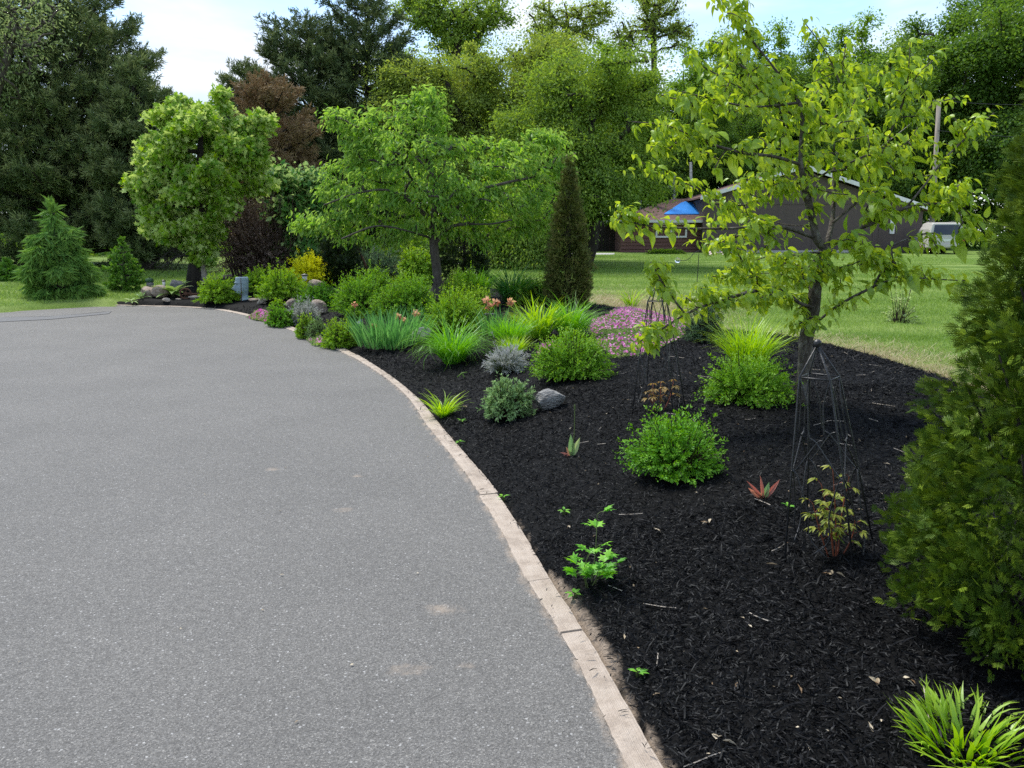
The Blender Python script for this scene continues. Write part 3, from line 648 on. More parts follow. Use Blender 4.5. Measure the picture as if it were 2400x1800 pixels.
SPILL = [(flat(u, v)[:2], r) for u, v, r in ((1365, 1445, .09), (1395, 1480, .11), (1432, 1530, .12), (1332, 1400, .07), (1470, 1600, .08), (1540, 1715, .06), (1290, 1330, .035), (1215, 1205, .05), (1120, 1085, .05), (1160, 1135, .04))]
def bed_sand(x, y):
    d = seg_dist(x, y, edge_out, False); s = (.62 + .35 * wob(x * 2.2, y * 2.2, 1, 8)) * np.exp(-(d / .075) ** 2)
    wd = .085 + .075 * wob(x * 4, y * 4, .8, 8) + .04 * wob(x * 14, y * 14, 1)
    win = smooth(2.5, 2.8, y) * smooth(3.75, 3.3, y) + .45 * smooth(1.6, 1.9, y) * smooth(2.7, 2.3, y)
    s = np.maximum(s, 1.2 * np.exp(-(d / np.maximum(wd * win, .012)) ** 2) * (win > .02))
    return s
def bed_z(x, y):
    s = bed_s(x, y)
    return np.where(s > 0, H(x, y) + .012 * wob(x * 2.5, y * 2.5, 1.5) + .006 * wob(x * 7, y * 7, 3), H_lawn(x, y) - .25 * smooth(0, -.12, s))
xs = grid_axis([(-10.5, -4, .09), (-4, 6.2, .045)]); ys = grid_axis([(-1.8, 1.0, .12), (1.0, 11, .045), (11, 25, .1)])
tag(grid_mesh('mulch_bed', xs, ys, bed_z, lambda x, y: bed_s(x, y) > -.14, mulch_mat(), dict(sand=bed_sand)), kind='structure')
# shredded bark chips lying on the bed
def scatter_bed(n, x0, x1, y0, y1, rng, dens=None):
    P = np.column_stack([rng.uniform(x0, x1, n), rng.uniform(y0, y1, n)])
    return P
rng = np.random.default_rng(11); CH = []
for (x0, x1, y0, y1, n) in ((.1, 4.6, 1.4, 4.0, 105000), (-1.2, 5.2, 4.0, 7.0, 85000), (-2.6, 5.6, 7.0, 11.0, 60000), (-6, 4, 11, 17, 30000)):
    CH.append(scatter_bed(n, x0, x1, y0, y1, rng))
CH = np.vstack(CH); s = bed_s(CH[:, 0], CH[:, 1]); inb = (s > -.02 - .045 * rng.random(len(s)) ** 3) | ((s > -.15) & (rng.random(len(s)) < .008) & (seg_dist(CH[:, 0], CH[:, 1], edge_out, False) < .15)) & (np.abs(CH[:, 0] / CH[:, 1]) < .75)
sp = bed_sand(CH[:, 0], CH[:, 1]); inb &= rng.random(len(CH)) > np.clip(sp * 1.3 - .25, 0, .9); CH = CH[inb]
n = len(CH); z = np.maximum(bed_z(CH[:, 0], CH[:, 1]), np.where(seg_dist(CH[:, 0], CH[:, 1], edge_out, False) < .16, .016, -9)); far = smooth(4, 14, np.hypot(CH[:, 0], CH[:, 1]))
Lc = rng.gamma(2.4, .0085, n) * (1 + .8 * far) + .009; Wc = rng.uniform(.0022, .0065, n) * (1 + 1.0 * far)
az = rng.random(n) * 6.28; el = np.abs(rng.normal(size=n)) * .28
D = np.column_stack([np.cos(az) * np.cos(el), np.sin(az) * np.cos(el), np.sin(el)])
T_CHIP = (A((-.35, 0, 0), (.35, .04, .0), (-.5, .5, .09), (.5, .52, .07), (-.3, 1, 0), (.22, .95, .02)), [np.array([(0, 1, 3, 2), (2, 3, 5, 4)])])
mb = MB(); leaves(mb, np.column_stack([CH, z + rng.uniform(-.002, .012, n)]), D, unit(A(0, 0, 1) + rng.normal(size=(n, 3)) * .45), Lc, Wc, T_CHIP, np.clip(rng.gamma(1.6, .2, n), 0, 1), rng=rng)
tag(mb.build('mulch_chips', M['chip']), 'shredded black bark mulch strewn over the planting bed', 'mulch', kind='stuff')
# pale litter: dry leaf bits, wood flakes, petals
n = 420; P = np.column_stack([rng.uniform(.3, 4.5, n), 1.9 + 8 * rng.random(n) ** 1.3]); P = P[sdist(P[:, 0], P[:, 1], BED) > .02]; n = len(P)
P = np.column_stack([P, bed_z(P[:, 0], P[:, 1]) + .010])
mb = MB(); leaves(mb, P, rand_dirs(n, rng) * A(1, 1, .25), unit(A(0, 0, 1) + rng.normal(size=(n, 3)) * .35), rng.gamma(2, .008, n) + .008, rng.uniform(.004, .012, n), T_LOZ, rng=rng)
for u, v, L_ in ((1535, 1245, .035), (1095, 955, .03), (1560, 1100, .05), (1685, 1750, .05), (1668, 1230, .035), (2050, 1605, .032), (2120, 1600, .032), (1950, 1350, .05), (1330, 1240, .03)):
    p = at(u, v) + A(0, 0, .015); m_ = 3
    leaves(mb, p + rng.normal(size=(m_, 3)) * A(.012, .012, .004), rand_dirs(m_, rng) * A(1, 1, .3), unit(A(0, 0, 1) + rng.normal(size=(m_, 3)) * .4), L_ * rng.uniform(.6, 1, m_), L_ * .45, T_OVATE, rng=rng)
tag(mb.build('dry_leaf_litter', M['litter']), 'pale flecks of dry leaf and wood on the black mulch', 'litter', kind='stuff')
n = 40; mb = MB(); P = np.column_stack([rng.uniform(-4, 1.0, n), rng.uniform(2.3, 11, n)]); P = P[sdist(P[:, 0], P[:, 1], DRIVE) > .1]
for u, v in ((667, 1098), (396, 955), (478, 1160), (700, 1693), (384, 985)): P = np.vstack([P, flat(u, v)[:2]])
n = len(P); leaves(mb, np.column_stack([P, np.full(n, .008)]), rand_dirs(n, rng) * A(1, 1, .1), unit(A(0, 0, 1) + rng.normal(size=(n, 3)) * .3), rng.uniform(.008, .022, n), rng.uniform(.005, .011, n), T_OVATE, rng=rng)
tag(mb.build('driveway_litter', M['litter']), 'few small dry leaves scattered on the grey driveway', 'litter', kind='stuff')
# twigs lying on the mulch
rng = np.random.default_rng(5); mb = MB()
for i in range(70):
    p = A(rng.uniform(.4, 4), 2 + 7 * rng.random() ** 1.2)
    if sdist(p[:1], p[1:], BED)[0] < .05: continue
    a = rng.random() * 6.28; L_ = rng.uniform(.06, .2); t = np.linspace(-.5, .5, 4); c = rng.normal() * .15
    xy = p + np.stack([np.cos(a) * t - np.sin(a) * c * t * t, np.sin(a) * t + np.cos(a) * c * t * t], -1) * L_
    mb.tube(np.column_stack([xy, bed_z(xy[:, 0], xy[:, 1]) + .012]), .0022, 4)
tag(mb.build('fallen_twigs', M['driftwood']), 'thin broken twigs lying on the black mulch', 'twigs', kind='stuff')

# grass blades on the nearer lawn
rng = np.random.default_rng(21)
G = []
for (x0, x1, y0, y1, n) in ((1.2, 8, 7.5, 12.5, 60000), (0, 11, 12, 19, 70000), (-1.5, 15, 19, 30, 60000), (-14, -4, 15, 27, 60000), (2, 20, 30, 44, 30000)):
    G.append(np.column_stack([rng.uniform(x0, x1, n), rng.uniform(y0, y1, n)]))
G = np.vstack(G); k = (bed_s(G[:, 0], G[:, 1]) < -.01) & (sdist(G[:, 0], G[:, 1], DRIVE) < -.02) & (seg_dist(G[:, 0], G[:, 1], edge_in, False) > .32) & (np.abs(G[:, 0] / G[:, 1]) < .72); G = G[k]; n = len(G)
d = np.hypot(G[:, 0], G[:, 1]); dr = dryness(G[:, 0], G[:, 1])
pat = .5 + .35 * wob(G[:, 0], G[:, 1], .6, 3) + .12 * np.sin(G[:, 1] * 1.9 + G[:, 0] * .1)
dryb = rng.random(n) < dr * .85
for nm, mk_, mat, lab in (('lawn_grass', ~dryb, 'grass', 'short mown green grass blades of the lawn'), ('dry_grass', dryb, 'straw', 'dry straw coloured cut grass along the edge of the mulch')):
    g = G[mk_]; n = len(g); B = np.column_stack([g, H_lawn(g[:, 0], g[:, 1]) + .015])
    mb = MB(); sc = 1 + smooth(8, 30, d[mk_]) * 1.4
    if nm == 'lawn_grass': blades(mb, B, rng.random(n) * 6.28, rng.uniform(.1, .7, n), rng.uniform(.035, .075, n) * (1 + .2 * sc), .005 * sc * rng.uniform(.7, 1.3, n), rng.uniform(.2, 1., n), 2, np.clip(pat[mk_] + rng.normal(size=n) * .2, 0, 1), rng=rng)
    else: blades(mb, B, rng.random(n) * 6.28, rng.uniform(.9, 1.5, n), rng.uniform(.08, .22, n), .005 * sc, rng.uniform(-.3, .5, n), 3, rng=rng, wavy=.6)
    tag(mb.build(nm, M[mat]), lab, 'grass', kind='stuff')
# ------------------------------------------------------------------ trees
def gp(u, Y):
    x = atd(u, 600, Y)[0]; return A(x, Y, float(H(x, Y)))
def tz(u, v, Y): return atd(u, v, Y)[2]
def spray_tpl(pairs=3, wid=.16, ang=.75, curl=-.12):
    V, Fc = [], []
    def loz(b, d, l, w_):
        k = len(V); d = np.array(d) / np.hypot(*d); s = A(d[1], -d[0])
        for a, c in ((0, 0), (.5, .5), (1, 0), (.5, -.5)):
            q = np.array(b) + d * a * l + s * c * w_; V.append((q[0], q[1], curl * q[1] ** 2 + .04 * abs(q[0])))
        Fc.extend([(k, k + 1, k + 2), (k, k + 2, k + 3)])
    loz((0, 0), (0, 1), 1, wid)
    for i in range(pairs):
        t = .12 + .62 * i / pairs
        for sg in (-1, 1):
            loz((0, t + .04 * sg), (sg * math.sin(ang), math.cos(ang)), .52 * (1 - .55 * t), wid * .9)
    return (np.array(V, float), [np.array(Fc)])
T_SPRAY = spray_tpl(3); T_SPRAY4 = spray_tpl(4, .10, .8); T_DROOP = spray_tpl(4, .075, .45, -.35)
def thuja(name, label, base, height, prof, mat, n, S, seed=1, bronze=None, group=None, lean=(0, 0), upw=.8):
    rng = np.random.default_rng(seed); o = thing(name, base, label, 'thuja', group)
    pf = np.array(prof); mb = MB()
    mb.tube(np.array([base - A(0, 0, .1), base + A(lean[0] * .5, lean[1] * .5, height * .5), base + A(*lean, height * .93)]), A(.06, .04, .008) * height / 2.2, 7)
    for _ in range(60):
        f = rng.uniform(.08, .85); az = rng.random() * 6.28; r = np.interp(f, pf[:, 0], pf[:, 1]); c = base + A(lean[0] * f, lean[1] * f, f * height)
        mb.tube(np.array([c, c + A(math.cos(az), math.sin(az), .5) * r * .5, c + A(math.cos(az), math.sin(az), 1.1) * r * .8]), A(.012, .007, .003) * height / 2.2, 4, cap=False)
    mb.build('trunk', M['bark_dark'], o, smooth_=True)
    nc = n // 20; f = rng.random(nc * 4); r = np.interp(f, pf[:, 0], pf[:, 1]); k = rng.random(nc * 4) < r / pf[:, 1].max() + .04; f = f[k][:nc]; r = r[k][:nc]; nc = len(f)
    az = rng.random(nc) * 6.28
    lump = 1 + .06 * np.sin(az * 3 + f * 9 + seed) + .05 * np.sin(az * 5 - f * 17) + .05 * np.sin(az * 9 + f * 31)
    q = rng.random(nc) < .3; dep = np.where(q, rng.uniform(.5, .8, nc), rng.uniform(.78, 1.07, nc))
    d = np.column_stack([np.cos(az), np.sin(az), np.zeros(nc)])
    C = base + d * (r * lump * dep)[:, None] + np.column_stack([lean[0] * f, lean[1] * f, f * height])
    CD = unit(d * .8 + A(0, 0, upw) * rng.uniform(.1, 1.2, nc)[:, None] + rng.normal(size=(nc, 3)) * .34)
    ci = np.repeat(np.arange(nc), 20); n = len(ci)
    off = rng.normal(size=(n, 3)) * S * .55; P = C[ci] + off - CD[ci] * (np.linalg.norm(off, axis=1) * .6)[:, None]
    D = unit(CD[ci] + off / S * .45 + rng.normal(size=(n, 3)) * .22)
    Nr = unit(np.cross(d, A(0, 0, 1))[ci] * rng.normal(size=n)[:, None] + rng.normal(size=(n, 3)) * .6 + A(0, 0, .4))
    tcl = rng.random(nc)[ci]; mb = MB()
    leaves(mb, P, D, Nr, S * rng.uniform(.6, 1.25, n), S * rng.uniform(.65, 1.05, n), T_SPRAY4, np.clip(.2 + .45 * tcl + rng.normal(size=n) * .18, 0, 1), (~q[ci]) * rng.random(n) ** 1.5 * (.3 + .7 * tcl), rng)
    mb.build('foliage', mat, o)
    return o
def fz(v, v0, v1): return (v0 - v) / (v0 - v1)
# the pines
Y = 30.; b = gp(175, Y); h = tz(175, -45, Y) - b[2]; px = Y / F
conifer('pine_tree', 'tallest and broadest dark pine with a rounded crown beside the driveway lawn', 'pine', b, h, [(0, 180 * px), (.1, 225 * px), (.28, 240 * px), (.5, 225 * px), (.72, 178 * px), (.88, 120 * px), (.96, 70 * px), (1, 14 * px)],
        M['pine_needle'], M['bark_dark'], .32, 3, 30000, 8, .20, .026, 'dark pines of the garden', 16, .28, .05, .8, shoot=5)
Y = 28.; b = gp(345, Y); h = tz(345, 165, Y) - b[2]; px = Y / F
conifer('pine_tree', 'smaller dark pine leaning its boughs out just behind the bright windblown maple', 'pine', b, h, [(0, 30 * px), (.12, 90 * px), (.35, 100 * px), (.6, 85 * px), (.85, 45 * px), (1, 8 * px)],
        M['pine_needle'], M['bark_dark'], .22, 4, 9000, 8, .20, .026, 'dark pines of the garden', 11, .25, .08, .7, shoot=5)
Y = 38.; px = Y / F
for u, vt, pr, lab, sd, mt, nt_ in ((745, 62, [(0, 60), (.2, 105), (.45, 122), (.7, 108), (.86, 76), (.95, 42), (1, 10)], 'tall dark green pine behind the brown dying pine', 5, 'pine_blue', 11000),
                      (868, 8, [(0, 60), (.2, 110), (.4, 124), (.7, 108), (.86, 78), (.95, 42), (1, 10)], 'highest dark pine behind the spreading cherry tree', 6, 'pine_blue', 11000),
                      (608, 168, [(0, 60), (.3, 85), (.6, 78), (.85, 50), (.95, 25), (1, 6)], 'lighter green pine top showing between the maple and the brown pine', 7, 'pine_needle', 7000)):
    b = gp(u, Y); conifer('pine_tree', lab, 'pine', b, tz(u, vt, Y) - b[2], [(f, r * px) for f, r in pr], M[mt], M['bark_dark'], .25, sd, nt_, 8, .24, .032, 'dark pines of the garden', 14, .4, .08, .7, shoot=5)
Y = 33.; px = Y / F; b = gp(652, Y)
conifer('brown_pine', 'rusty brown dying pine standing behind the bright maple', 'pine', b, tz(650, 205, Y) - b[2], [(f, r * px) for f, r in [(0, 60), (.2, 115), (.45, 118), (.7, 95), (.88, 62), (1, 16)]],
        M['pine_brown'], M['bark_dark'], .2, 8, 7000, 7, .22, .03, None, 12, .3, .1, 0, gap=.1, shoot=4)
# drooping and small spruces on the lawn
b = at(118, 703) + A(0, .45, 0); b[2] = H(b[0], b[1]); Y = b[1]; px = Y / F
conifer('weeping_spruce', 'pale green weeping spruce with drooping sprays on the lawn by the driveway', 'spruce', b, tz(120, 497, Y) - b[2], [(0, 70 * px), (.12, 76 * px), (.35, 70 * px), (.55, 54 * px), (.72, 36 * px), (.80, 10 * px), (.9, 13 * px), (1, 6 * px)],
        M['spruce_soft'], M['bark'], .06, 9, 5200, 2, .30, .15, None, 8, .3, .03, .8, drop=.3, dirz=-1.1, tpl=T_DROOP, dj=.3)
b = at(280, 686) + A(0, .35, 0); b[2] = H(b[0], b[1]); Y = b[1]; px = Y / F
conifer('young_spruce', 'small dark green young spruce between the weeping spruce and the boulders', 'spruce', b, tz(280, 568, Y) - b[2], [(0, 40 * px), (.15, 44 * px), (.45, 36 * px), (.75, 20 * px), (1, 4 * px)],
        M['spruce_green'], M['bark'], .045, 10, 1300, 2, .11, .09, None, 10, .15, .04, .75, dirz=.15, tpl=T_SPRAY)
b = at(2, 662) + A(0, .35, 0); b[2] = H(b[0], b[1]); Y = b[1]; px = Y / F
conifer('young_spruce', 'tiny young spruce cut by the picture edge behind the weeping spruce', 'spruce', b, tz(2, 612, Y) - b[2], [(0, 26 * px), (.5, 20 * px), (1, 3 * px)],
        M['spruce_green'], M['bark'], .04, 12, 600, 2, .12, .1, None, 8, .15, .04, .5, dirz=.1, tpl=T_SPRAY)
# windblown maple
b = at(470, 664); Y = b[1]
tree('maple_tree', 'bright green maple with pale leaf undersides turned by the wind', 'maple', b, atd(470, 300, Y),
     lobes_px([(455, 270, 62, 62, 0), (445, 215, 30, 36, 0), (520, 235, 26, 36, 0), (395, 325, 55, 68, .2), (562, 312, 78, 50, -.2), (600, 300, 40, 45, 0), (480, 385, 115, 75, -.3), (378, 442, 60, 48, 0), (590, 425, 55, 26, 0), (450, 495, 92, 58, -.2),
               (540, 480, 38, 32, 0), (485, 562, 50, 42, -.2), (412, 555, 45, 26, 0)], Y, .86),
     150, None, M['maple_leaf'], M['bark_dark'], .15, .01, seed=21, nleaf=240, spread=.175, L=.12, W=.105, clump=.15,
     poly=([(445, 185), (462, 200), (500, 212), (522, 202), (545, 235), (556, 285), (590, 285), (628, 262), (622, 300), (600, 330), (628, 335), (612, 372), (590, 395), (642, 415), (622, 442), (572, 455), (552, 490), (540, 520), (505, 525), (528, 560), (515, 605), (480, 622), (460, 590), (440, 575),
            (405, 595), (375, 575), (345, 548), (350, 510), (330, 470), (320, 432), (350, 405), (340, 360), (360, 335), (350, 290), (360, 268), (395, 262), (410, 232), (428, 212)], Y, .9, .35), tpl=T_MAPLE, droop=.25, outw=.5, step=.3,
     trunk=[b - A(0, 0, .1), atd(468, 600, Y), atd(472, 520, Y), atd(470, 420, Y), atd(470, 290, Y)], up=1.2, flatn=.3)
b2 = at(690, 655); Y = b2[1] + 1.5; b2 = gp(690, Y)
tree('lilac_shrub', 'windblown green lilac behind the yellow flowering bush', 'lilac', b2, atd(700, 480, Y),
     lobes_px([(690, 425, 58, 42, 0), (745, 470, 50, 50, 0), (690, 500, 55, 50, -.3), (735, 560, 55, 50, -.3), (690, 590, 45, 45, -.3)], Y), 260, None, M['lilac_leaf'], M['bark_dark'], .06, .008, seed=22, nleaf=42, spread=.16, L=.13, W=.09, tpl=T_OVATE, droop=.3, step=.3)
# spreading cherry
b = at(1026, 702); Y = b[1]; print('cherry Y', Y)
tree('cherry_tree', 'spreading weeping cherry with a slim grey trunk in the middle of the bed', 'cherry', b, atd(1000, 360, Y),
     lobes_px([(1000, 320, 95, 85, 0), (880, 350, 110, 60, .3), (795, 290, 62, 32, .2), (800, 420, 120, 45, -.2), (735, 500, 62, 32, 0), (930, 440, 130, 62, -.8), (1080, 410, 140, 82, -.4), (1200, 390, 100, 52, .4), (1265, 345, 55, 38, .2),
               (1190, 470, 110, 46, -.3), (1010, 520, 120, 36, -1.0), (850, 520, 90, 36, -.6), (785, 585, 40, 44, -.5), (880, 580, 46, 24, -.8), (1130, 545, 85, 34, -.6), (1290, 430, 40, 40, .2), (960, 480, 90, 50, .8)], Y, .92),
     360, None, M['cherry_leaf'], M['bark'], .095, .006, seed=23, nleaf=62, spread=.15, clump=.2,
     poly=([(765, 265), (800, 252), (850, 268), (900, 245), (960, 240), (990, 210), (1010, 215), (1040, 255), (1060, 295), (1110, 332), (1180, 335), (1260, 305), (1300, 315), (1322, 370), (1330, 440), (1305, 480), (1318, 520), (1260, 555), (1180, 555), (1120, 585), (1080, 558), (1040, 560),
            (960, 560), (900, 570), (865, 580), (830, 572), (785, 552), (740, 545), (690, 540), (682, 522), (715, 505), (765, 470), (750, 440), (760, 400), (795, 370), (815, 320), (775, 300)], Y, .85, .1), L=.095, W=.040, tpl=T_OVATE, droop=.85, outw=.55, step=.22, sag=.10, flatn=.5, up=.3,
     trunk=[b - A(0, 0, .1), atd(1024, 640, Y), atd(1017, 578, Y), atd(1016, 520, Y), atd(1022, 455, Y), atd(1000, 361, Y), atd(975, 308, Y)],
     limbs=[[atd(1018, 540, Y), atd(1110, 455, Y - .6), atd(1180, 430, Y - .8), atd(1250, 415, Y - .5)], [atd(1022, 470, Y), atd(1045, 440, Y - .2), atd(1100, 415, Y), atd(1180, 365, Y + .4), atd(1290, 320, Y + .5)],
            [atd(1017, 520, Y), atd(930, 452, Y - .5), atd(850, 450, Y - .8), atd(760, 480, Y - .7)], [atd(1005, 380, Y), atd(930, 360, Y + .5), atd(850, 330, Y + .8), atd(780, 270, Y + .7)],
            [atd(1017, 575, Y), atd(1060, 530, Y - .3), atd(1150, 525, Y - .8), atd(1200, 515, Y - 1)], [atd(1017, 560, Y), atd(950, 540, Y - .7), atd(880, 530, Y - 1), atd(800, 560, Y - 1)]], lo=.3, ptw=1.6)
# big trees behind the cherry
Y = 31.; b = gp(1365, Y)
tree('locust_tree', 'big green spreading tree with a thick dark trunk behind the bronze thuja', 'locust', b, atd(1390, 260, Y),
     lobes_px([(1400, 310, 150, 110, 0), (1470, 210, 95, 75, 0), (1360, 190, 100, 70, .5), (1495, 330, 62, 80, 0), (1470, 430, 65, 60, -.5), (1300, 400, 130, 90, -1), (1390, 470, 120, 60, -1.5), (1240, 520, 90, 60, -1.5), (1185, 590, 85, 34, -2),
               (1265, 590, 70, 30, -1.5), (1150, 545, 55, 45, -1), (1530, 460, 30, 26, 0), (1250, 330, 100, 80, .5)], Y), 270, None, M['locust_leaf'], M['bark_dark'], .32, .012, seed=24, nleaf=420, spread=.44, L=.11, W=.055, step=.6, skip=.0,
     trunk=[b - A(0, 0, .2), atd(1385, 560, Y), atd(1372, 500, Y), atd(1370, 420, Y), atd(1390, 280, Y)],
     limbs=[[atd(1378, 520, Y), atd(1330, 470, Y - .6), atd(1260, 440, Y - 1), atd(1190, 430, Y - 1)], [atd(1385, 540, Y), atd(1400, 470, Y - .2), atd(1440, 440, Y - .4), atd(1500, 455, Y - .6)],
            [atd(1372, 560, Y), atd(1300, 560, Y - 1.2), atd(1260, 600, Y - 1.8), atd(1240, 622, Y - 1.9)], [atd(1371, 430, Y), atd(1320, 330, Y), atd(1230, 270, Y + .3)]], droop=.5)
Y = 36.; b = gp(1100, Y)
tree('locust_tree', 'broad olive green tree with dark crooked limbs rising behind the cherry', 'locust', b, atd(1110, 200, Y),
     lobes_px([(1080, 190, 100, 75, 0), (1200, 190, 110, 80, 0), (960, 210, 85, 60, 0), (920, 290, 70, 55, -.5), (1010, 300, 110, 80, -.5), (1150, 300, 120, 80, -.5), (1290, 130, 80, 60, 0), (1330, 130, 50, 35, 0), (1250, 240, 90, 70, 0), (910, 160, 50, 40, 0), (1080, 400, 140, 70, 0)], Y),
     270, None, M['locust_olive'], M['bark_dark'], .36, .012, seed=25, nleaf=420, spread=.46, L=.115, W=.058, step=.6, trunk=[b - A(0, 0, .2), atd(1110, 450, Y), atd(1130, 330, Y), atd(1090, 240, Y), atd(1100, 150, Y)],
     limbs=[[atd(1125, 360, Y), atd(1080, 275, Y - .8), atd(1050, 200, Y - .8)], [atd(1130, 330, Y), atd(1190, 240, Y), atd(1230, 160, Y)]])
Y = 46.; b = gp(1075, Y)
tree('tall_thin_tree', 'tall sparse tree whose leafy top sticks up against the sky above the olive tree', 'tree', b, atd(1075, 40, Y), lobes_px([(1010, 45, 80, 40, 0), (1080, 50, 70, 60, 0), (1150, 30, 60, 42, 0), (965, 25, 45, 30, 0), (1060, 100, 60, 40, 0), (1000, 0, 60, 25, 0)], Y),
     170, None, M['locust_leaf'], M['bark_dark'], .2, .022, seed=26, nleaf=110, spread=.36, L=.14, W=.085, step=.7, lo=.2, ptw=1.3, tpl=T_LOZ)
Y = 52.; b = gp(1530, Y)
tree('tall_thin_tree', 'nearly bare thin tree with brownish leaf tufts against the sky behind the locust', 'tree', b, atd(1530, 30, Y), lobes_px([(1530, 50, 75, 50, 0), (1480, 90, 45, 40, 0), (1590, 70, 45, 45, 0), (1540, 0, 60, 30, 0)], Y),
     150, None, M['locust_olive'], M['bark_dark'], .18, .03, seed=27, nleaf=60, spread=.34, L=.13, W=.08, step=.8, lo=.2, ptw=1.3)
b = gp(1330, Y)
tree('tall_thin_tree', 'slender tree with thin olive twigs reaching above the locust crowns', 'tree', b, atd(1330, 30, Y), lobes_px([(1310, 40, 60, 45, 0), (1370, 60, 55, 40, 0), (1260, 60, 40, 40, 0), (1400, 20, 40, 25, 0)], Y),
     120, None, M['locust_olive'], M['bark_dark'], .16, .03, seed=28, nleaf=70, spread=.34, L=.13, W=.08, step=.8, lo=.2, ptw=1.3)
Y = 26.; b = gp(-130, Y)
tree('wispy_tree', 'pale wispy tree with feathery foliage hanging beside the tallest pine', 'tree', b, atd(40, 60, Y), lobes_px([(20, 50, 70, 60, 0), (95, 25, 50, 40, 0), (40, 140, 50, 60, 0), (-10, 200, 50, 70, 0), (-50, 100, 60, 80, 0), (100, 90, 30, 30, 0)], Y),
     130, None, M['wispy_leaf'], M['bark'], .12, .012, seed=29, nleaf=20, spread=.35, L=.12, W=.04, step=.6, lo=.3)
# the wood behind the house: three shapes, copied
def copy_tree(o, loc, sc, rz, label, szz=1.0):
    c = o.copy(); COL.objects.link(c); c.location = loc; c.scale = (sc, sc, sc * szz); c.rotation_euler = (0, 0, rz); c['label'] = label
    for ch in o.children:
        d = ch.copy(); COL.objects.link(d); d.parent = c
    return c
def wood_proto(seed, mat, wid=1.0, hgt=16.):
    rng = np.random.default_rng(seed); b = A(0, 0, 0.)
    L_ = [(A(rng.normal() * .8 * wid, rng.normal() * .8 * wid, z), A(1, 1, .85) * r * wid) for z, r in ((4.0, 2.4), (6, 3.2), (8.5, 3.5), (11, 3.2), (13, 2.6), (14.6, 1.7))]
    for _ in range(5):
        a = rng.random() * 6.28; z = rng.uniform(5, 12); L_.append((A(math.cos(a) * 2.6 * wid, math.sin(a) * 2.6 * wid, z), A(1.7, 1.7, 1.4) * wid))
    return tree('forest_tree', 'x', 'tree', b, A(0, 0, 14), L_, 150, None, M[mat], M['bark_dark'], .26, .02, seed=seed, nleaf=520, spread=.62, L=.165, W=.12, flatn=1.0, lo=.6, ptw=3, step=.9, group='trees of the wood behind the house', trunk=[b, A(.1, 0, 5), A(-.1, .2, 10), A(0, 0, 14)])
PR = [wood_proto(51, 'wood_leaf'), wood_proto(52, 'wood_leaf_dark'), wood_proto(53, 'locust_leaf'), wood_proto(54, 'wood_leaf_dark', 1.25)]
used_p = set()
def wood(k, u, vt, Y, label, wd=1.0):
    b = gp(u, Y); sc = (tz(u, vt, Y) - b[2]) / 16.0; rz = R.random() * 6.28
    if k not in used_p:
        used_p.add(k); o = PR[k]; o.location = b; o.scale = (sc * wd, sc * wd, sc); o.rotation_euler = (0, 0, rz); o['label'] = label
    else: o = copy_tree(PR[k], b, sc * wd, rz, label, 1 / wd)
    return o
wood(0, 1585, 105, 66, 'green wood tree rising right behind the blue roof tarp')
wood(2, 1690, 78, 72, 'yellow green wood tree rising over the left slope of the garage roof')
wood(0, 1790, 60, 76, 'round green wood tree rising over the garage roof just before its peak')
wood(1, 1880, 90, 70, 'dark wood tree directly above the peak of the garage roof')
wood(0, 1990, 40, 78, 'tall round wood tree over the right slope of the garage roof')
wood(2, 2080, 85, 70, 'lighter wood tree over the low end of the garage roof')
wood(3, 2140, 5, 62, 'dark wood tree just before the wooden utility pole')
wood(3, 2255, -45, 64, 'very tall dark wood tree behind the parked white car')
wood(1, 2360, -70, 58, 'very tall dark wood tree behind the top of the near thuja')
wood(1, 2480, -40, 60, 'dark wood tree past the near thuja at the picture edge')
wood(0, 1470, 130, 68, 'green wood tree behind the pale yard light pole')
wood(3, 1630, 230, 60, 'lower dark wood tree standing close behind the hip roof')
wood(1, 1740, 250, 61, 'lower dark wood tree close behind the rising garage gable')
wood(3, 1960, 260, 61, 'lower dark wood tree close behind the falling garage gable')
wood(1, 2090, 250, 63, 'lower dark wood tree behind the narrow garage window end')
wood(3, 1500, 330, 58, 'low dark wood tree beside the hip roof corner')
wood(2, 960, 120, 57, 'yellow green wood tree just behind the olive tree on its pine side')
wood(0, 1120, 82, 60, 'green wood tree directly behind the tall sparse tree')
wood(2, 1255, 92, 58, 'yellow green wood tree between the olive tree and the spreading locust')
wood(0, 1400, 100, 60, 'green wood tree directly behind the spreading locust crown')
wood(2, 1330, 170, 66, 'wood tree half hidden behind the spreading locust')
wood(1, 1180, 220, 66, 'wood tree hidden behind the cherry and the olive tree')
wood(1, 1010, 240, 62, 'dark wood tree between the olive tree and the highest pine')
wood(0, 905, 250, 64, 'wood tree seen low beside the highest pine')
wood(1, 700, 300, 60, 'dark wood tree low behind the brown pine')
wood(3, 520, 290, 62, 'dark wood tree low behind the bright maple')
wood(0, 420, 330, 66, 'wood tree seen low between the small pine and the maple')
wood(1, 260, 330, 60, 'dark wood tree low behind the tallest pine trunk')
wood(3, 90, 300, 58, 'dark wood tree behind the weeping spruce')
wood(1, -60, 200, 55, 'dark wood tree past the tallest pine at the picture edge')
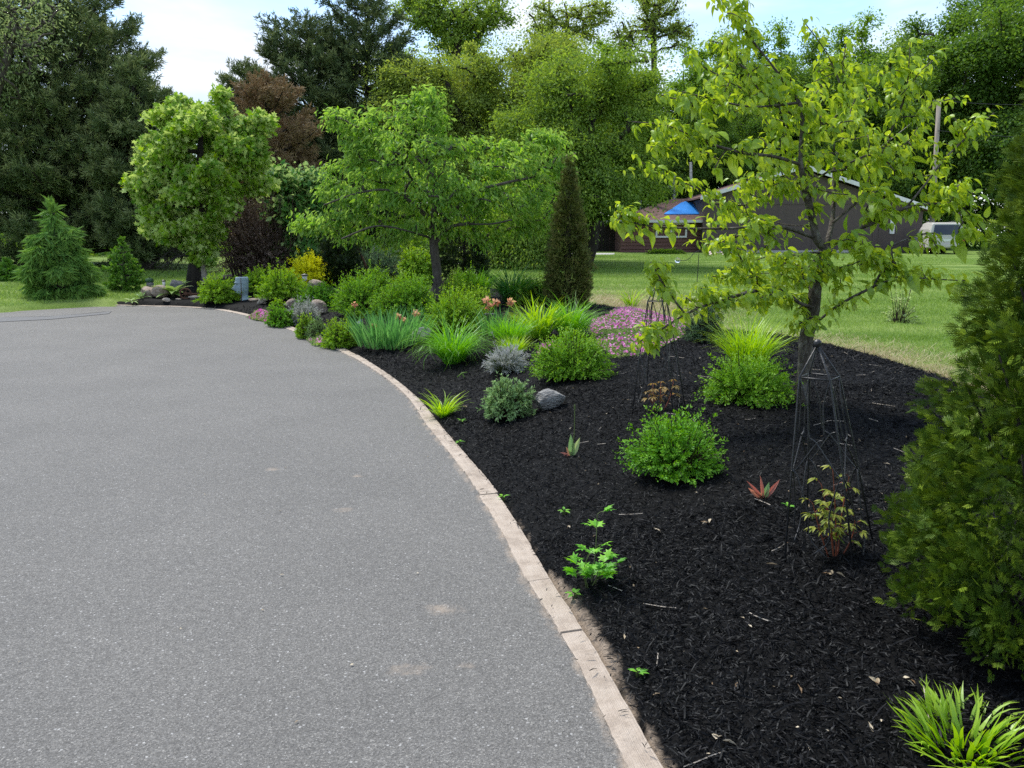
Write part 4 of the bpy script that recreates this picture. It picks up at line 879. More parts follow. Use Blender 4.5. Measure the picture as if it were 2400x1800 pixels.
# undergrowth closing the wood below the crowns
def bushbank(name, label, x0, x1, y0, y1, h, n, mat, L_, seed):
    rng = np.random.default_rng(seed); c = np.column_stack([rng.uniform(x0, x1, n // 40), rng.uniform(y0, y1, n // 40), np.zeros(n // 40)]); r = rng.uniform(.8, 1.6, n // 40)
    i = rng.integers(0, len(c), n); d = rand_dirs(n, rng, .0); d[:, 2] = np.abs(d[:, 2])
    P = c[i] + d * (r[i] * rng.uniform(.7, 1.05, n))[:, None] * A(1, 1, h / 1.2); P[:, 2] += H_lawn(P[:, 0], P[:, 1])
    mb = MB(); leaves(mb, P, unit(d + rng.normal(size=(n, 3)) * .5), rand_dirs(n, rng), L_ * rng.uniform(.7, 1.3, n), L_ * .7, rng=rng)
    return tag(mb.build(name, M[mat]), label, 'undergrowth', kind='stuff')
bushbank('undergrowth', 'dark leafy undergrowth along the foot of the wood', -50, 70, 58, 70, 3.2, 42000, 'wood_leaf_dark', .36, 61)
bushbank('undergrowth', 'low shrubs under the pines beyond the lawn', -32, -3, 40, 48, 1.6, 16000, 'wood_leaf_dark', .26, 62)
# thujas
b = at(1335, 722) + A(0, .6, 0); b[2] = H(b[0], b[1]); Y = b[1]; px = Y / F; print('thuja Y', Y)
thuja('bronze_thuja', 'tall slim bronze green thuja cone tapering to a bare tip beside the lawn', b, tz(1340, 368, Y) - b[2], [(0, 42 * px), (.08, 47 * px), (.2, 48 * px), (.35, 43 * px), (.51, 35 * px), (.66, 26 * px), (.81, 15 * px), (.9, 7 * px), (.95, 3 * px), (1, 2 * px)], M['thuja_bronze'], 13000, .085, 31)
b = at(790, 672) + A(0, .5, 0); b[2] = H(b[0], b[1]); Y = b[1]; px = Y / F
thuja('dark_thuja', 'dark green column of thuja beside the bright yellow bush', b, tz(795, 500, Y) - b[2], [(0, 42 * px), (.3, 46 * px), (.6, 36 * px), (.85, 22 * px), (1, 5 * px)], M['thuja_dark'], 4200, .13, 32)
b = at(1085, 668) + A(0, .8, 0); b[2] = H(b[0], b[1]); Y = b[1]; px = Y / F
thuja('dark_thuja', 'broad dark rounded thuja behind the slim cherry trunk', b, tz(1085, 500, Y) - b[2], [(0, 56 * px), (.3, 58 * px), (.6, 50 * px), (.85, 34 * px), (1, 10 * px)], M['thuja_dark'], 4200, .13, 33)
b = A(1.875, 2.58, 0); b[2] = H(b[0], b[1])
thuja('thuja_cone', 'large yellow green thuja cone close by with dense feathery sprays', b, 2.5, [(.0, .36), (.03, .46), (.07, .50), (.136, .49), (.27, .40), (.376, .35), (.44, .32), (.53, .28), (.636, .25), (.78, .18), (.9, .10), (.97, .04), (1, .01)], M['thuja'], 30000, .050, 34, lean=(.03, .03))
# pear tree close by
b = at(1880, 948); Yp = b[1]; print('pear Y', Yp)
Q = lambda u, v, dy=0: atd(u, v, Yp + dy)
pear_limbs = [
    [Q(1935, 585, .05), Q(1915, 560), Q(1906, 520), Q(1897, 482, -.05), Q(1877, 386, -.15), Q(1880, 300, -.1), Q(1873, 241, -.1), Q(1810, 154, 0), Q(1737, 63, .1), Q(1690, 0, .15), Q(1672, -40, .2)],
    [Q(1938, 572, .05), Q(1952, 506, .2), Q(1957, 386, .35), Q(1979, 300, .4), Q(1979, 231, .45), Q(1940, 130, .5), Q(1882, 48, .5)],
    [Q(1940, 575, .05), Q(2017, 535, -.1), Q(2075, 511, -.2), Q(2123, 487, -.25), Q(2195, 477, -.3), Q(2249, 482, -.3), Q(2292, 525, -.3), Q(2311, 556, -.3)],
    [Q(2123, 487, -.25), Q(2171, 429, -.2), Q(2220, 366, -.1), Q(2292, 299, 0), Q(2330, 265, 0)],
    [Q(1954, 520, .15), Q(2017, 463, .3), Q(2051, 386, .3), Q(2085, 313, .3), Q(2123, 217, .3), Q(2133, 96, .35)],
    [Q(1877, 386, -.15), Q(1819, 368, -.3), Q(1737, 357, -.45), Q(1651, 333, -.5), Q(1569, 296, -.55), Q(1480, 285, -.6)],
    [Q(1906, 556), Q(1824, 530, -.2), Q(1713, 535, -.35), Q(1607, 535, -.45), Q(1496, 525, -.5), Q(1440, 496, -.5)],
    [Q(1897, 530), Q(1815, 520, .3), Q(1689, 463, .45), Q(1617, 434, .5), Q(1540, 400, .5), Q(1496, 376, .5)],
    [Q(1908, 722), Q(1872, 709, -.2), Q(1819, 675, -.35), Q(1689, 704, -.6), Q(1607, 737, -.7), Q(1545, 775, -.75), Q(1500, 800, -.75)],
    [Q(1890, 755), Q(1916, 752, -.1), Q(1954, 723, -.2), Q(2003, 694, -.3), Q(2075, 660, -.45), Q(2113, 648, -.5), Q(2171, 653, -.55), Q(2263, 658, -.6)],
    [Q(2046, 675, -.4), Q(2065, 641, -.4), Q(2099, 617, -.45), Q(2046, 607, -.45), Q(2022, 574, -.45), Q(1985, 560, -.4)],
    [Q(1918, 640, 0), Q(1870, 622, .2), Q(1815, 600, .3), Q(1770, 610, .4)], [Q(1912, 690), Q(1870, 655, .3), Q(1800, 640, .5), Q(1730, 650, .6), Q(1690, 640, .6)],
    [Q(1990, 235, .45), Q(1930, 290, .2), Q(1800, 240, 0), Q(1690, 180, -.1), Q(1600, 130, -.1)], [Q(2051, 386, .3), Q(2130, 330, .4), Q(2180, 250, .5), Q(2240, 230, .5)],
    [Q(1873, 241, -.1), Q(1760, 250, -.3), Q(1660, 230, -.4), Q(1600, 215, -.4)], [Q(1607, 737, -.7), Q(1570, 690, -.7), Q(1540, 640, -.65), Q(1525, 615, -.65)]]
o = tree('pear_tree', 'young pear tree with yellow green hanging leaves beside the iron obelisk', 'pear tree', b, Q(1940, 330),
     lobes_px([(1870, 300, 170, 120, .1), (1760, 200, 110, 90, .0), (1720, 80, 60, 80, .1), (1980, 180, 90, 100, .4), (2120, 200, 70, 110, .3), (2140, 370, 100, 80, .2), (2010, 380, 140, 70, 0), (1650, 340, 110, 60, -.4), (1560, 320, 80, 45, -.5), (1820, 420, 130, 60, 0),
               (1710, 480, 70, 45, .1), (1740, 560, 110, 50, -.2), (1490, 510, 45, 36, -.5), (2240, 300, 60, 50, 0), (2230, 470, 50, 60, -.3), (2110, 600, 90, 36, -.4), (1850, 640, 110, 50, -.1), (1760, 690, 90, 36, -.5), (1960, 650, 60, 40, -.1), (1600, 250, 60, 50, -.3),
               (1640, 700, 60, 40, -.6), (1540, 660, 30, 50, -.65), (1520, 790, 36, 36, -.75), (1880, 760, 50, 30, -.1), (1830, 690, 120, 46, .1), (1960, 610, 90, 46, -.2), (1720, 640, 80, 36, -.1), (2215, 565, 75, 40, -.35), (2050, 470, 70, 50, -.2)], Yp), 430, None, M['pear_leaf'], M['bark_pear'], .054, .0036, e=1.5, seed=41, nleaf=0, step=.12, sag=.04, up=.35, lo=.25, ptw=1.4,
     trunk=[b - A(0, 0, .12), Q(1886, 860), Q(1889, 796), Q(1906, 723), Q(1911, 675), Q(1918, 627), Q(1938, 575, .05)], limbs=pear_limbs)
def pear_leaves(o, limbs, lobes, seed):
    # spur clusters of long-stalked leaves along every limb and at every twig end
    rng = np.random.default_rng(seed); tr = [c for c in o.children if c.name.startswith('crown')][0]
    bpy.data.objects.remove(tr)
    sp = []
    for l in limbs:
        c = catmull(l, 10); m = len(c); s = np.linspace(0, 1, m)
        for i in range(m):
            if s[i] > .22 and rng.random() < .8: sp.append(c[i] + rng.normal(size=3) * .035)
    sp = np.array(sp); tips = LAST.P[[t[-1] for t in LAST.tips]]; mid = LAST.P[[t[max(0, len(t) - 3)] for t in LAST.tips]]
    sp = np.vstack([sp, tips, tips * .5 + mid * .5 + rng.normal(size=tips.shape) * .03, mid])
    cnt = rng.integers(3, 7, len(sp)); ci = np.repeat(np.arange(len(sp)), cnt); n = len(ci)
    az = rng.random(n) * 6.28; el = rng.normal(size=n) * .4 + .2
    d = np.column_stack([np.cos(az) * np.cos(el), np.sin(az) * np.cos(el), np.sin(el)])
    ln = rng.uniform(.02, .05, n); P0 = sp[ci]; P1 = P0 + d * ln[:, None]
    D = unit(d * .55 + A(0, 0, -.75) * rng.uniform(.2, 1.3, n)[:, None] + A(.35, 0, 0) + rng.normal(size=(n, 3)) * .28)
    Nr = unit(A(0, 0, .8) + d * .7 + rng.normal(size=(n, 3)) * .35)
    mb = MB(); sz = np.exp(rng.normal(size=n) * .3)
    leaves(mb, P1, D, Nr, .062 * sz, .031 * sz, T_PEAR, np.clip(rng.random(len(sp))[ci] * .5 + rng.random(n) * .5, 0, 1), rng=rng)
    mb.build('crown', M['pear_leaf'], o)
def curved_tpl(droop=.35, w=.5):
    ys = (0, .14, .36, .62, .84, 1.04); ws = (.0, .36, .5, .40, .2, 0)
    V = []
    for y, q in zip(ys, ws):
        z = -droop * y ** 2; yy = y * (1 - .12 * y)
        V += [(-q, yy, z + .10 * q), (0, yy, z), (q, yy, z + .10 * q)]
    Fc = []
    for i in range(5):
        a = i * 3; Fc += [(a, a + 1, a + 4, a + 3), (a + 1, a + 2, a + 5, a + 4)]
    return (np.array(V, float), [np.array(Fc)])
T_PEAR = curved_tpl()
pear_leaves(o, pear_limbs, None, 77)
# ------------------------------------------------------------------ plants of the bed
G_SP, G_DL = 'leafy shrubs of the planting bed', 'grassy leaved clumps of the planting bed'
def place(u0, u1, vt, vb, depth=.42):
    f = at((u0 + u1) / 2, vb); wd = (u1 - u0) * f[1] / F; Y = f[1] + wd * depth
    x = atd((u0 + u1) / 2, vb, Y)[0]; b = A(x, Y, float(H(x, Y))); wd = (u1 - u0) * Y / F
    h = max(.04, tz((u0 + u1) / 2, vt, Y - wd * .1) - b[2]); return b, wd, h
def shrub(name, label, box, mat, seed, L=.02, W=.5, dens=1.0, cat='shrub', group=G_SP, tpl=T_LOZ, stem='twig', start=.4, tipw=.7, out=.25, loose=.12, maxn=18000, Lf=.0025, lift=.6, ry=1.0, spikes=.1, droop=.0, pts=None):
    b, wd, h = place(*box); rng = np.random.default_rng(seed); o = thing(name, b, label, cat, group)
    L = max(L, Lf * b[1]); rx = wd / 2 * 1.03; h *= 1.04; ryy = rx * ry
    area = 2 * PI * rx * max(h, rx * .6); nl = int(np.clip(dens * 4.2 * area / (L * L * W), 700, maxn)); per = 14; ns = max(30, nl // per)
    az = rng.random(ns) * 6.28; cz = np.clip(1 - 1.02 * rng.random(ns) ** .9, -.02, 1); sz = np.sqrt(np.maximum(0, 1 - cz ** 2))
    lump = 1 + .10 * np.sin(az * 3 + seed) * sz + .08 * np.sin(az * 5 + cz * 6 + seed * 2) + rng.normal(size=ns) * loose
    lump = np.where(rng.random(ns) < spikes, lump * rng.uniform(1.05, 1.3, ns), lump * rng.uniform(.8, 1.06, ns))
    T = np.column_stack([np.cos(az) * sz * rx, np.sin(az) * sz * ryy, cz * h]) * lump[:, None]
    T[:, 2] = np.maximum(T[:, 2], .03 * h + .01)
    B = np.column_stack([np.cos(az) * rx, np.sin(az) * ryy, 0 * az]) * (.35 * rng.random(ns) ** .5)[:, None]
    Md = B * .45 + T * .55; Md[:, 2] += lift * h * .25; Md += rng.normal(size=Md.shape) * .06 * rx
    t = np.linspace(0, 1, 5)[None, :, None]
    C = (1 - t) ** 2 * B[:, None] + 2 * t * (1 - t) * Md[:, None] + t * t * T[:, None]
    mb = MB()
    for i in range(0, ns, max(1, ns // 160)): mb.tube(b + C[i], A(.0035, .003, .0025, .002, .0012) * (1 + .09 * b[1]), 3, cap=False)
    mb.build('stems', M[stem], o)
    i = np.repeat(np.arange(ns), per); s = start + (1 - start) * rng.random(len(i)) ** .8
    P = ((1 - s) ** 2)[:, None] * B[i] + (2 * s * (1 - s))[:, None] * Md[i] + (s * s)[:, None] * T[i]
    ax = unit(2 * (1 - s)[:, None] * (Md[i] - B[i]) + 2 * s[:, None] * (T[i] - Md[i]))
    sd = rand_dirs(len(i), rng); sd = unit(sd - ax * (sd * ax).sum(1, keepdims=True))
    D = unit(ax * (.45 + out) + sd * .8 + A(0, 0, .12 - droop)); Nr = unit(ax * .7 - sd * .5 + A(0, 0, .5) + rng.normal(size=P.shape) * .3)
    szl = np.exp(rng.normal(size=len(i)) * .2) * (1.1 - .35 * (s > .9))
    sh = rng.random(ns)[i]
    mb = MB(); leaves(mb, b + P + sd * L * .1, D, Nr, L * szl, L * W * szl, tpl, np.clip(.15 + .35 * sh + .5 * rng.random(len(i)), 0, 1), tipw * np.clip((s - .72) / .28, 0, 1) * (.35 + .65 * (T[i][:, 2] / h)) * (.4 + .6 * sh), rng)
    mb.build('foliage', M[mat], o); return o, b, wd, h
def clump(name, label, box, mat, seed, n=260, wd_=.012, bend=(1.0, 2.2), tilt=(.05, .7), cat='grass clump', group=G_DL, Lk=1.25, r0=.14, seg=6, mnw=.0011, dirx=0):
    b, wd, h = place(*box, .35); rng = np.random.default_rng(seed); o = thing(name, b, label, cat, group); r = wd * r0
    q = rng.random(n) ** .5; a = rng.random(n) * 6.28; B = np.column_stack([np.cos(a) * q * r, np.sin(a) * q * r, np.zeros(n)])
    az = a + rng.normal(size=n) * .5; ti = tilt[0] + (tilt[1] - tilt[0]) * (q * .6 + .4 * rng.random(n))
    be = rng.uniform(*bend, n) * (.35 + .65 * q)
    L_ = np.maximum(h, wd * .45) * Lk * rng.uniform(.6, 1.15, n)
    W_ = np.maximum(wd_, mnw * b[1]) * rng.uniform(.6, 1.2, n)
    mb = MB(); C = blades(mb, b + B - A(0, 0, .01), az, ti, L_, W_, be, seg, np.clip(.5 + rng.normal(size=n) * .25, 0, 1), .6, .35, rng)
    mb.build('blades', M[mat], o); return o, b, wd, h, C
sp = lambda lab, box, mat, seed, **k: shrub('spirea_bush', lab, box, mat, seed, **k)
sp('low lime green bush with a front lobe just before the blue stone head', (468, 558, 650, 716), 'spirea_lime', 101)
sp('lime green bush just behind the blue stone head', (575, 650, 628, 690), 'spirea_lime', 102)
sp('large bright green bush beside the blue stone head with yellowish tips', (608, 716, 634, 708), 'spirea_lime', 103)
shrub('yellow_bush', 'bright yellow flowering bush in front of the dark thuja column', (686, 774, 606, 672), 'yellow_leaf', 104, tipw=1, spikes=.15, stem='twig_green', start=.62, dens=2.2)
sp('low rounded green bush behind the angular rock', (710, 798, 668, 722), 'spirea_green', 105)
sp('big full green bush in front of the dark thuja column', (785, 912, 648, 742), 'spirea', 106)
sp('tall green bush left standing before the slim cherry trunk', (905, 1020, 646, 745), 'spirea', 107)
sp('soft green bush between the cherry trunk and the dark grass clump', (1040, 1145, 640, 702), 'spirea', 108)
sp('yellow tinged bush just past the foot of the cherry trunk', (1035, 1105, 655, 722), 'spirea_lime', 109)
sp('loose light green bush in front of the cherry trunk behind the black lantern', (1000, 1138, 688, 780), 'spirea_lime', 110, spikes=.2)
sp('yellow bush with reddish shoots at the foot of the tall bronze thuja', (1212, 1300, 655, 712), 'spirea_lime', 111, spikes=.3, tipw=1)
sp('small dark green bush at the kerb beside the pink flower mat', (628, 692, 720, 768), 'spirea_green', 112)
sp('small spiky light green bush at the kerb in front of the grey lavender', (696, 740, 742, 795), 'spirea_lime', 113, spikes=.4)
sp('low yellow green bush spilling over the kerb beside the iris clump', (756, 842, 758, 820), 'spirea_lime', 114, spikes=.2)
sp('small light bush between the iris clump and the yellow green kerb bush', (810, 848, 724, 768), 'spirea', 115)
sp('light green bush with tall upright shoots in front of the pink phlox', (1248, 1428, 782, 897), 'spirea', 116, L=.024, spikes=.12, tipw=.9)
sp('leafy green bush in front of the tall lime grass clump near the pear trunk', (1652, 1846, 838, 955), 'spirea', 117, L=.022, loose=.16)
sp('dense bright green bush standing alone in the open mulch', (1474, 1690, 985, 1138), 'spirea_green', 118, L=.021, loose=.14, maxn=16000)
sp('green bush filling in between the big full bush and the iris clump', (872, 950, 684, 750), 'spirea', 130)
sp('yellow green bush just in front of the dark grass clump', (1088, 1158, 676, 735), 'spirea_lime', 131)
sp('small yellow bush between the dark grass clump and the bronze thuja', (1192, 1246, 668, 716), 'spirea_lime', 132)
sp('pale green bush at the back under the cherry boughs by the dark thuja column', (842, 920, 632, 690), 'spirea', 133, loose=.2)
shrub('round_shrub', 'round glossy lime green shrub just behind the cherry trunk', (936, 1022, 584, 668), 'spirea_lime', 119, tpl=T_OVATE, L=.04, W=.6, ry=1)
shrub('dark_shrub', 'thin leaved reddish dark shrub under the low cherry boughs', (830, 945, 585, 662), 'dark_shrub', 120, dens=.5, loose=.2)
shrub('sage_plant', 'rounded grey green sage beside the grey boulder on the open mulch', (1130, 1248, 893, 990), 'sage', 121, L=.034, W=.36, cat='sage', tpl=T_OVATE, start=.45, loose=.08, lift=.9, out=.6, spikes=.05, dens=.8, group=None)
shrub('lavender_plant', 'silver grey lavender tuft in front of the fine green grass clump', (1138, 1236, 815, 880), 'lavender', 122, stem='twig_green', L=.035, W=.14, cat='lavender', start=.3, out=1.1, lift=.9, dens=.5, group='lavender tufts', tipw=.8)
shrub('lavender_plant', 'grey lavender tuft near the kerb beside the angular rock', (676, 752, 710, 760), 'lavender', 123, stem='twig_green', L=.03, W=.16, cat='lavender', start=.3, out=1, lift=.9, dens=.5, group='lavender tufts')
shrub('lavender_plant', 'small dark lavender tuft at the kerb beside the spiky light bush', (722, 768, 752, 800), 'sage', 124, L=.03, W=.2, cat='lavender', start=.3, out=1, lift=.9, dens=.5, group='lavender tufts')
shrub('dark_herb', 'dark grey green herb with upright stems at the end of the pink phlox', (1606, 1692, 712, 806), 'dark_shrub', 125, L=.03, W=.3, cat='herb', start=.2, out=.4, lift=.9, loose=.2, dens=.55, group=None, spikes=.25)
shrub('dead_bush', 'tall brown dead bush with bare stems beside the bright maple', (515, 725, 452, 655), 'dead_leaf', 126, L=.05, W=.45, cat='dead bush', start=.45, loose=.14, lift=.7, dens=.5, group=None, ry=.7, maxn=14000)
shrub('red_tip_plant', 'small plant with salmon red tips between the kerb and the big bright bush', (634, 668, 702, 728), 'spirea_lime', 127, cat='plant', group=None, spikes=.2)
shrub('hedge_shrub', 'low green hedge along the foot of the brown boarded house wall', (1516, 1600, 586, 597), 'wood_leaf', 128, cat='hedge', group=None, ry=.12, L=.1, Lf=.002)
shrub('variegated_shrub', 'small pale variegated shrub alone on the lawn behind the pear tree', (2078, 2135, 690, 762), 'hosta', 129, cat='shrub', group=None, dens=.22, spikes=.3, L=.045, tipw=0, loose=.25)
# dead bush stems, bare to the ground
o = [q for q in bpy.data.objects if q.name.startswith('dead_bush')][0]; b = np.array(o['_o']); rng = np.random.default_rng(9); mb = MB()
for i in range(130):
    x = rng.uniform(-1.15, 1.15); y = rng.uniform(-.5, .5); h = rng.uniform(1.2, 2.4)
    mb.tube(b + A((x * .7, y, -.05), (x * .85 + rng.normal() * .08, y, h * .35), (x * 1.05 + rng.normal() * .15, y + rng.normal() * .1, h * .7), (x * 1.15 + rng.normal() * .3, y + rng.normal() * .2, h)), A(.016, .013, .009, .004), 4, cap=False)
mb.build('bare_stems', M['twig'], o)
# grassy clumps
cl = lambda lab, box, mat, seed, **k: clump('daylily_clump', lab, box, mat, seed, cat='daylily', **k)
cl('arching dark edged green grassy clump in the mulch before the grey cracked rock', (990, 1135, 758, 862), 'daylily', 201, n=520, wd_=.011, bend=(1.5, 2.7), Lk=1.55)
cl('fine upright green grassy clump behind the smaller bright clump and lavender', (1136, 1256, 742, 820), 'daylily', 202, n=420, wd_=.008, bend=(.5, 1.3), tilt=(.02, .7))
cl('small bright fine grassy clump right behind the silver lavender', (1158, 1248, 788, 842), 'daylily_lime', 203, n=340, wd_=.007, bend=(.4, 1.2), tilt=(.02, .8))
cl('tall lime yellow strap leaved clump in the middle of the grassy group', (1180, 1340, 692, 800), 'daylily_lime', 204, n=190, wd_=.026, bend=(.6, 1.8), tilt=(.05, .7), Lk=1.1)
cl('full green grassy clump next to the pink phlox', (1272, 1398, 706, 796), 'daylily', 205, n=480, wd_=.009, bend=(1.2, 2.2), Lk=1.4)
cl('dark blue green grassy clump leaning towards the lawn', (1150, 1252, 628, 716), 'daylily_dark', 206, n=420, wd_=.011, bend=(1.3, 2.4), Lk=1.5)
cl('soft mid green grassy clump beside the dark clump', (1082, 1160, 632, 700), 'daylily', 207, n=260, wd_=.009, bend=(.4, 1.2))
cl('lone lime clump standing in the straw at the lawn edge', (1448, 1512, 664, 722), 'daylily_lime', 208, n=70, wd_=.013)
cl('tall lime green clump behind the leafy bush near the pear trunk', (1640, 1862, 752, 872), 'daylily_lime', 209, n=420, wd_=.013, bend=(.7, 1.8), tilt=(.02, .6))
cl('small tuft of lime blades at the kerb before the sage', (992, 1086, 916, 985), 'daylily_lime', 210, n=85, wd_=.015, bend=(.5, 1.4), tilt=(.1, .9), r0=.10)
cl('bright broad bladed clump at the foot of the large thuja', (2040, 2460, 1640, 1850), 'daylily_lime', 211, n=210, wd_=.015, bend=(.2, 1.0), tilt=(.05, 1.0), Lk=.64, r0=.3)
# iris with flowers
o, b, wd, h, C = clump('iris_clump', 'wide blue green iris clump with orange brown flowers beside the cracked rock', (838, 1004, 722, 818), 'iris_leaf', 212, n=460, wd_=.024, bend=(.1, .8), tilt=(.0, .5), cat='iris', group=None, Lk=1.0, r0=.5)
def iris_flowers(o, pts, seed):
    rng = np.random.default_rng(seed)
    for p in pts:
        g = A(p[0], p[1], float(H(p[0], p[1]))); mb = MB(); mb.tube(np.array([g, g * .5 + p * .5 + A(.01, 0, 0), p]), .006, 4); mb.build('stalk', M['twig_green'], o)
        mb = MB(); m = 16; D = rand_dirs(m, rng); up = D[:, 2] > 0
        leaves(mb, p + D * .012, D * A(1, 1, .9), rand_dirs(m, rng), .055 * rng.uniform(.7, 1.2, m), .04, T_OVATE, np.where(up, .8, .25) + rng.normal(size=m) * .15, rng=rng)
        mb.build('flower', M['iris_petal'], o)
Yi = b[1]
iris_flowers(o, [atd(877, 762, Yi - .1), atd(935, 742, Yi + .1), atd(830, 712, Yi + .6), atd(950, 752, Yi + .2), atd(975, 735, Yi + .2)], 5)
o, b, wd, h, C = clump('iris_clump', 'narrow iris fan with brown flowers behind the black lantern', (1118, 1200, 712, 790), 'iris_leaf', 213, n=60, wd_=.028, bend=(.1, .5), tilt=(.0, .4), cat='iris', group=None, Lk=.9, r0=.4)
iris_flowers(o, [atd(1140, 705, b[1]), atd(1146, 720, b[1]), atd(1163, 708, b[1]), atd(1197, 708, b[1])], 6)
# phlox mat and pink kerb flowers
def flower_mat(name, label, pts, hgt, nleaf, nfl, leafm, flm, fs, seed, cat, group=None):
    rng = np.random.default_rng(seed); poly = np.array([at(u, v)[:2] for u, v in pts]); c = poly.mean(0); b = A(c[0], c[1], float(H(c[0], c[1]))); o = thing(name, b, label, cat, group)
    def samp(n):
        lo, hi = poly.min(0), poly.max(0); q = rng.uniform(lo, hi, (n * 5, 2)); q = q[inside(q[:, 0], q[:, 1], poly)][:n]; d = seg_dist(q[:, 0], q[:, 1], poly)
        hh = hgt * smooth(-.02, .25, d) * (1 + .4 * wob(q[:, 0] * 2, q[:, 1] * 2, 1)); return q, H(q[:, 0], q[:, 1]), np.maximum(hh, .02)
    q, z, hh = samp(nleaf); n = len(q); P = np.column_stack([q, z + hh * rng.random(n) ** .5])
    mb = MB(); leaves(mb, P, rand_dirs(n, rng, .2), rand_dirs(n, rng), fs * 1.3 * rng.uniform(.7, 1.3, n), fs * .4, rng=rng); mb.build('foliage', M[leafm], o)
    for nm, m_, fr in (('blossom', flm[0], .62), ('blossom', flm[1], .38)):
        q, z, hh = samp(int(nfl * fr)); k = wob(q[:, 0] * 1.6 + 3, q[:, 1] * 1.6, .8, 8) + rng.normal(size=len(q)) * .22 > -.02; q, z, hh = q[k], z[k], hh[k]; n = len(q)
        P = np.column_stack([q, z + hh * 1.0 + .012]); up = unit(A(0, -.45, .8) + rng.normal(size=(n, 3)) * .35)
        e1 = unit(np.cross(up, A(1, 0, .1))); e2 = np.cross(up, e1); mb = MB(); r_ = rng.random(n)
        for j in range(5):
            a = j * 1.2566; leaves(mb, P, e1 * math.cos(a) + e2 * math.sin(a) + up * .12, up, fs * .75, fs * .62, T_LOZ, r_, rng=rng)
        mb.build(nm, M[m_], o)
    return o
flower_mat('phlox_mat', 'wide carpet of pink phlox flowers along the lawn edge behind the far obelisk', [(1388, 752), (1420, 742), (1478, 722), (1560, 742), (1606, 766), (1604, 792), (1560, 812), (1500, 836), (1440, 842), (1400, 812), (1380, 782)], .075, 30000, 3400, 'phlox_leaf', ('phlox_pink', 'phlox_hot'), .024, 71, 'phlox')
flower_mat('phlox_mat', 'little magenta phlox patch peeping out beside the bush with tall shoots', [(1258, 838), (1268, 812), (1302, 806), (1318, 822), (1300, 842)], .12, 700, 260, 'phlox_leaf', ('phlox_hot', 'phlox_hot'), .026, 72, 'phlox')
flower_mat('pink_flower_mat', 'low mat of bright pink flowers lying on the kerb', [(582, 746), (600, 732), (632, 734), (640, 748), (625, 756), (600, 752)], .13, 1600, 420, 'phlox_leaf', ('phlox_hot', 'phlox_pink'), .046, 73, 'flowers')
flower_mat('pink_flower_mat', 'loose green mat with few pink flowers hanging over the kerb', [(724, 800), (734, 778), (764, 776), (772, 800), (760, 812), (736, 812)], .13, 1800, 70, 'phlox_leaf', ('phlox_pink', 'phlox_pink'), .044, 74, 'flowers')
# hosta and seedlings
def rosette(name, label, u, v, n, L_, W_, mat, seed, cat, tilt=(.5, 1.2), group=None, up=0.0):
    rng = np.random.default_rng(seed); b = at(u, v); o = thing(name, b, label, cat, group); az = np.arange(n) * 2.4 + rng.random(); ti = rng.uniform(*tilt, n)
    D = np.column_stack([np.cos(az) * np.sin(ti), np.sin(az) * np.sin(ti), np.cos(ti)]); Nr = np.column_stack([-np.cos(az) * np.cos(ti), -np.sin(az) * np.cos(ti), np.sin(ti)])
    mb = MB(); leaves(mb, b + D * L_ * .25 + A(0, 0, up), D, Nr, L_ * rng.uniform(.75, 1.15, n), W_ * rng.uniform(.8, 1.1, n), curved_tpl(.4), rng=rng); mb.build('leaves', M[mat], o)
    mb = MB()
    for d in D: mb.tube(np.array([b - A(0, 0, .02), b + d * L_ * .3 + A(0, 0, up)]), .0022 * (1 + .1 * b[1]), 3)
    mb.build('stalks', M['twig_green'], o); return o
rosette('hosta_plant', 'pale variegated hosta in front of the dark boulder', 408, 692, 26, .42, .22, 'hosta', 81, 'hosta', (.4, 1.3))
rosette('hosta_plant', 'small pale hosta at the tip of the mulch bed', 308, 708, 9, .18, .06, 'hosta', 82, 'hosta', (.7, 1.35))
rosette('seedling', 'grey green seedling near the tip of the mulch bed', 333, 709, 8, .24, .05, 'sage', 83, 'seedling', (.3, 1.2))
for i, (u, v, L_, lab) in enumerate(((1322, 1206, .035, 'tiny bright seedling above the tall lobed weed'), (1180, 1172, .035, 'tiny seedling at the kerb beside its wide crack'), (1346, 1404, .04, 'tiny seedling at the foot of the lobed weed'), (1848, 1198, .035, 'tiny seedling at the outer leg of the near obelisk'),
                                     (1082, 992, .04, 'tiny pale seedling below the sage'), (1078, 1042, .035, 'tiny yellowish seedling by the kerb below the sage'), (1495, 1590, .035, 'tiny seedling low by the sandy spill'))):
    rosette('seedling', lab, u, v, 6, L_, L_ * .5, 'weed_leaf', 84 + i, 'seedling', (.6, 1.4), 'tiny seedlings in the mulch', .02)
# withered tulips
def tulip(name, label, u, v, leavs, seed, stalk=None):
    b = at(u, v); rng = np.random.default_rng(seed); o = thing(name, b, label, 'tulip', 'withered tulips in the mulch'); s = b[1] / F
    for du, dv, w_, mat, cv in leavs:
        e = atd(u + du, v + dv, b[1]) - b; L_ = np.linalg.norm(e); mb = MB(); nr = unit(A(-e[0] * .3, -1, .5))
        leaves(mb, b[None] + A(0, 0, -.01), e[None], nr[None], L_, w_ * .62 * s, curved_tpl(cv, .5), A(rng.uniform(.2, .9)), A(.2), rng); mb.build('leaf', M[mat], o)
    if stalk:
        p = atd(*stalk, b[1]); mb = MB(); mb.tube(np.array([b, b * .5 + p * .5 + A(.008, 0, 0), p]), .0035, 5); mb.tube(np.array([p - A(0, 0, .012), p, p + A(0, 0, .022), p + A(0, 0, .034)]), A(.003, .0075, .006, .001), 6); mb.build('seed_stalk', M['twig_green'], o)
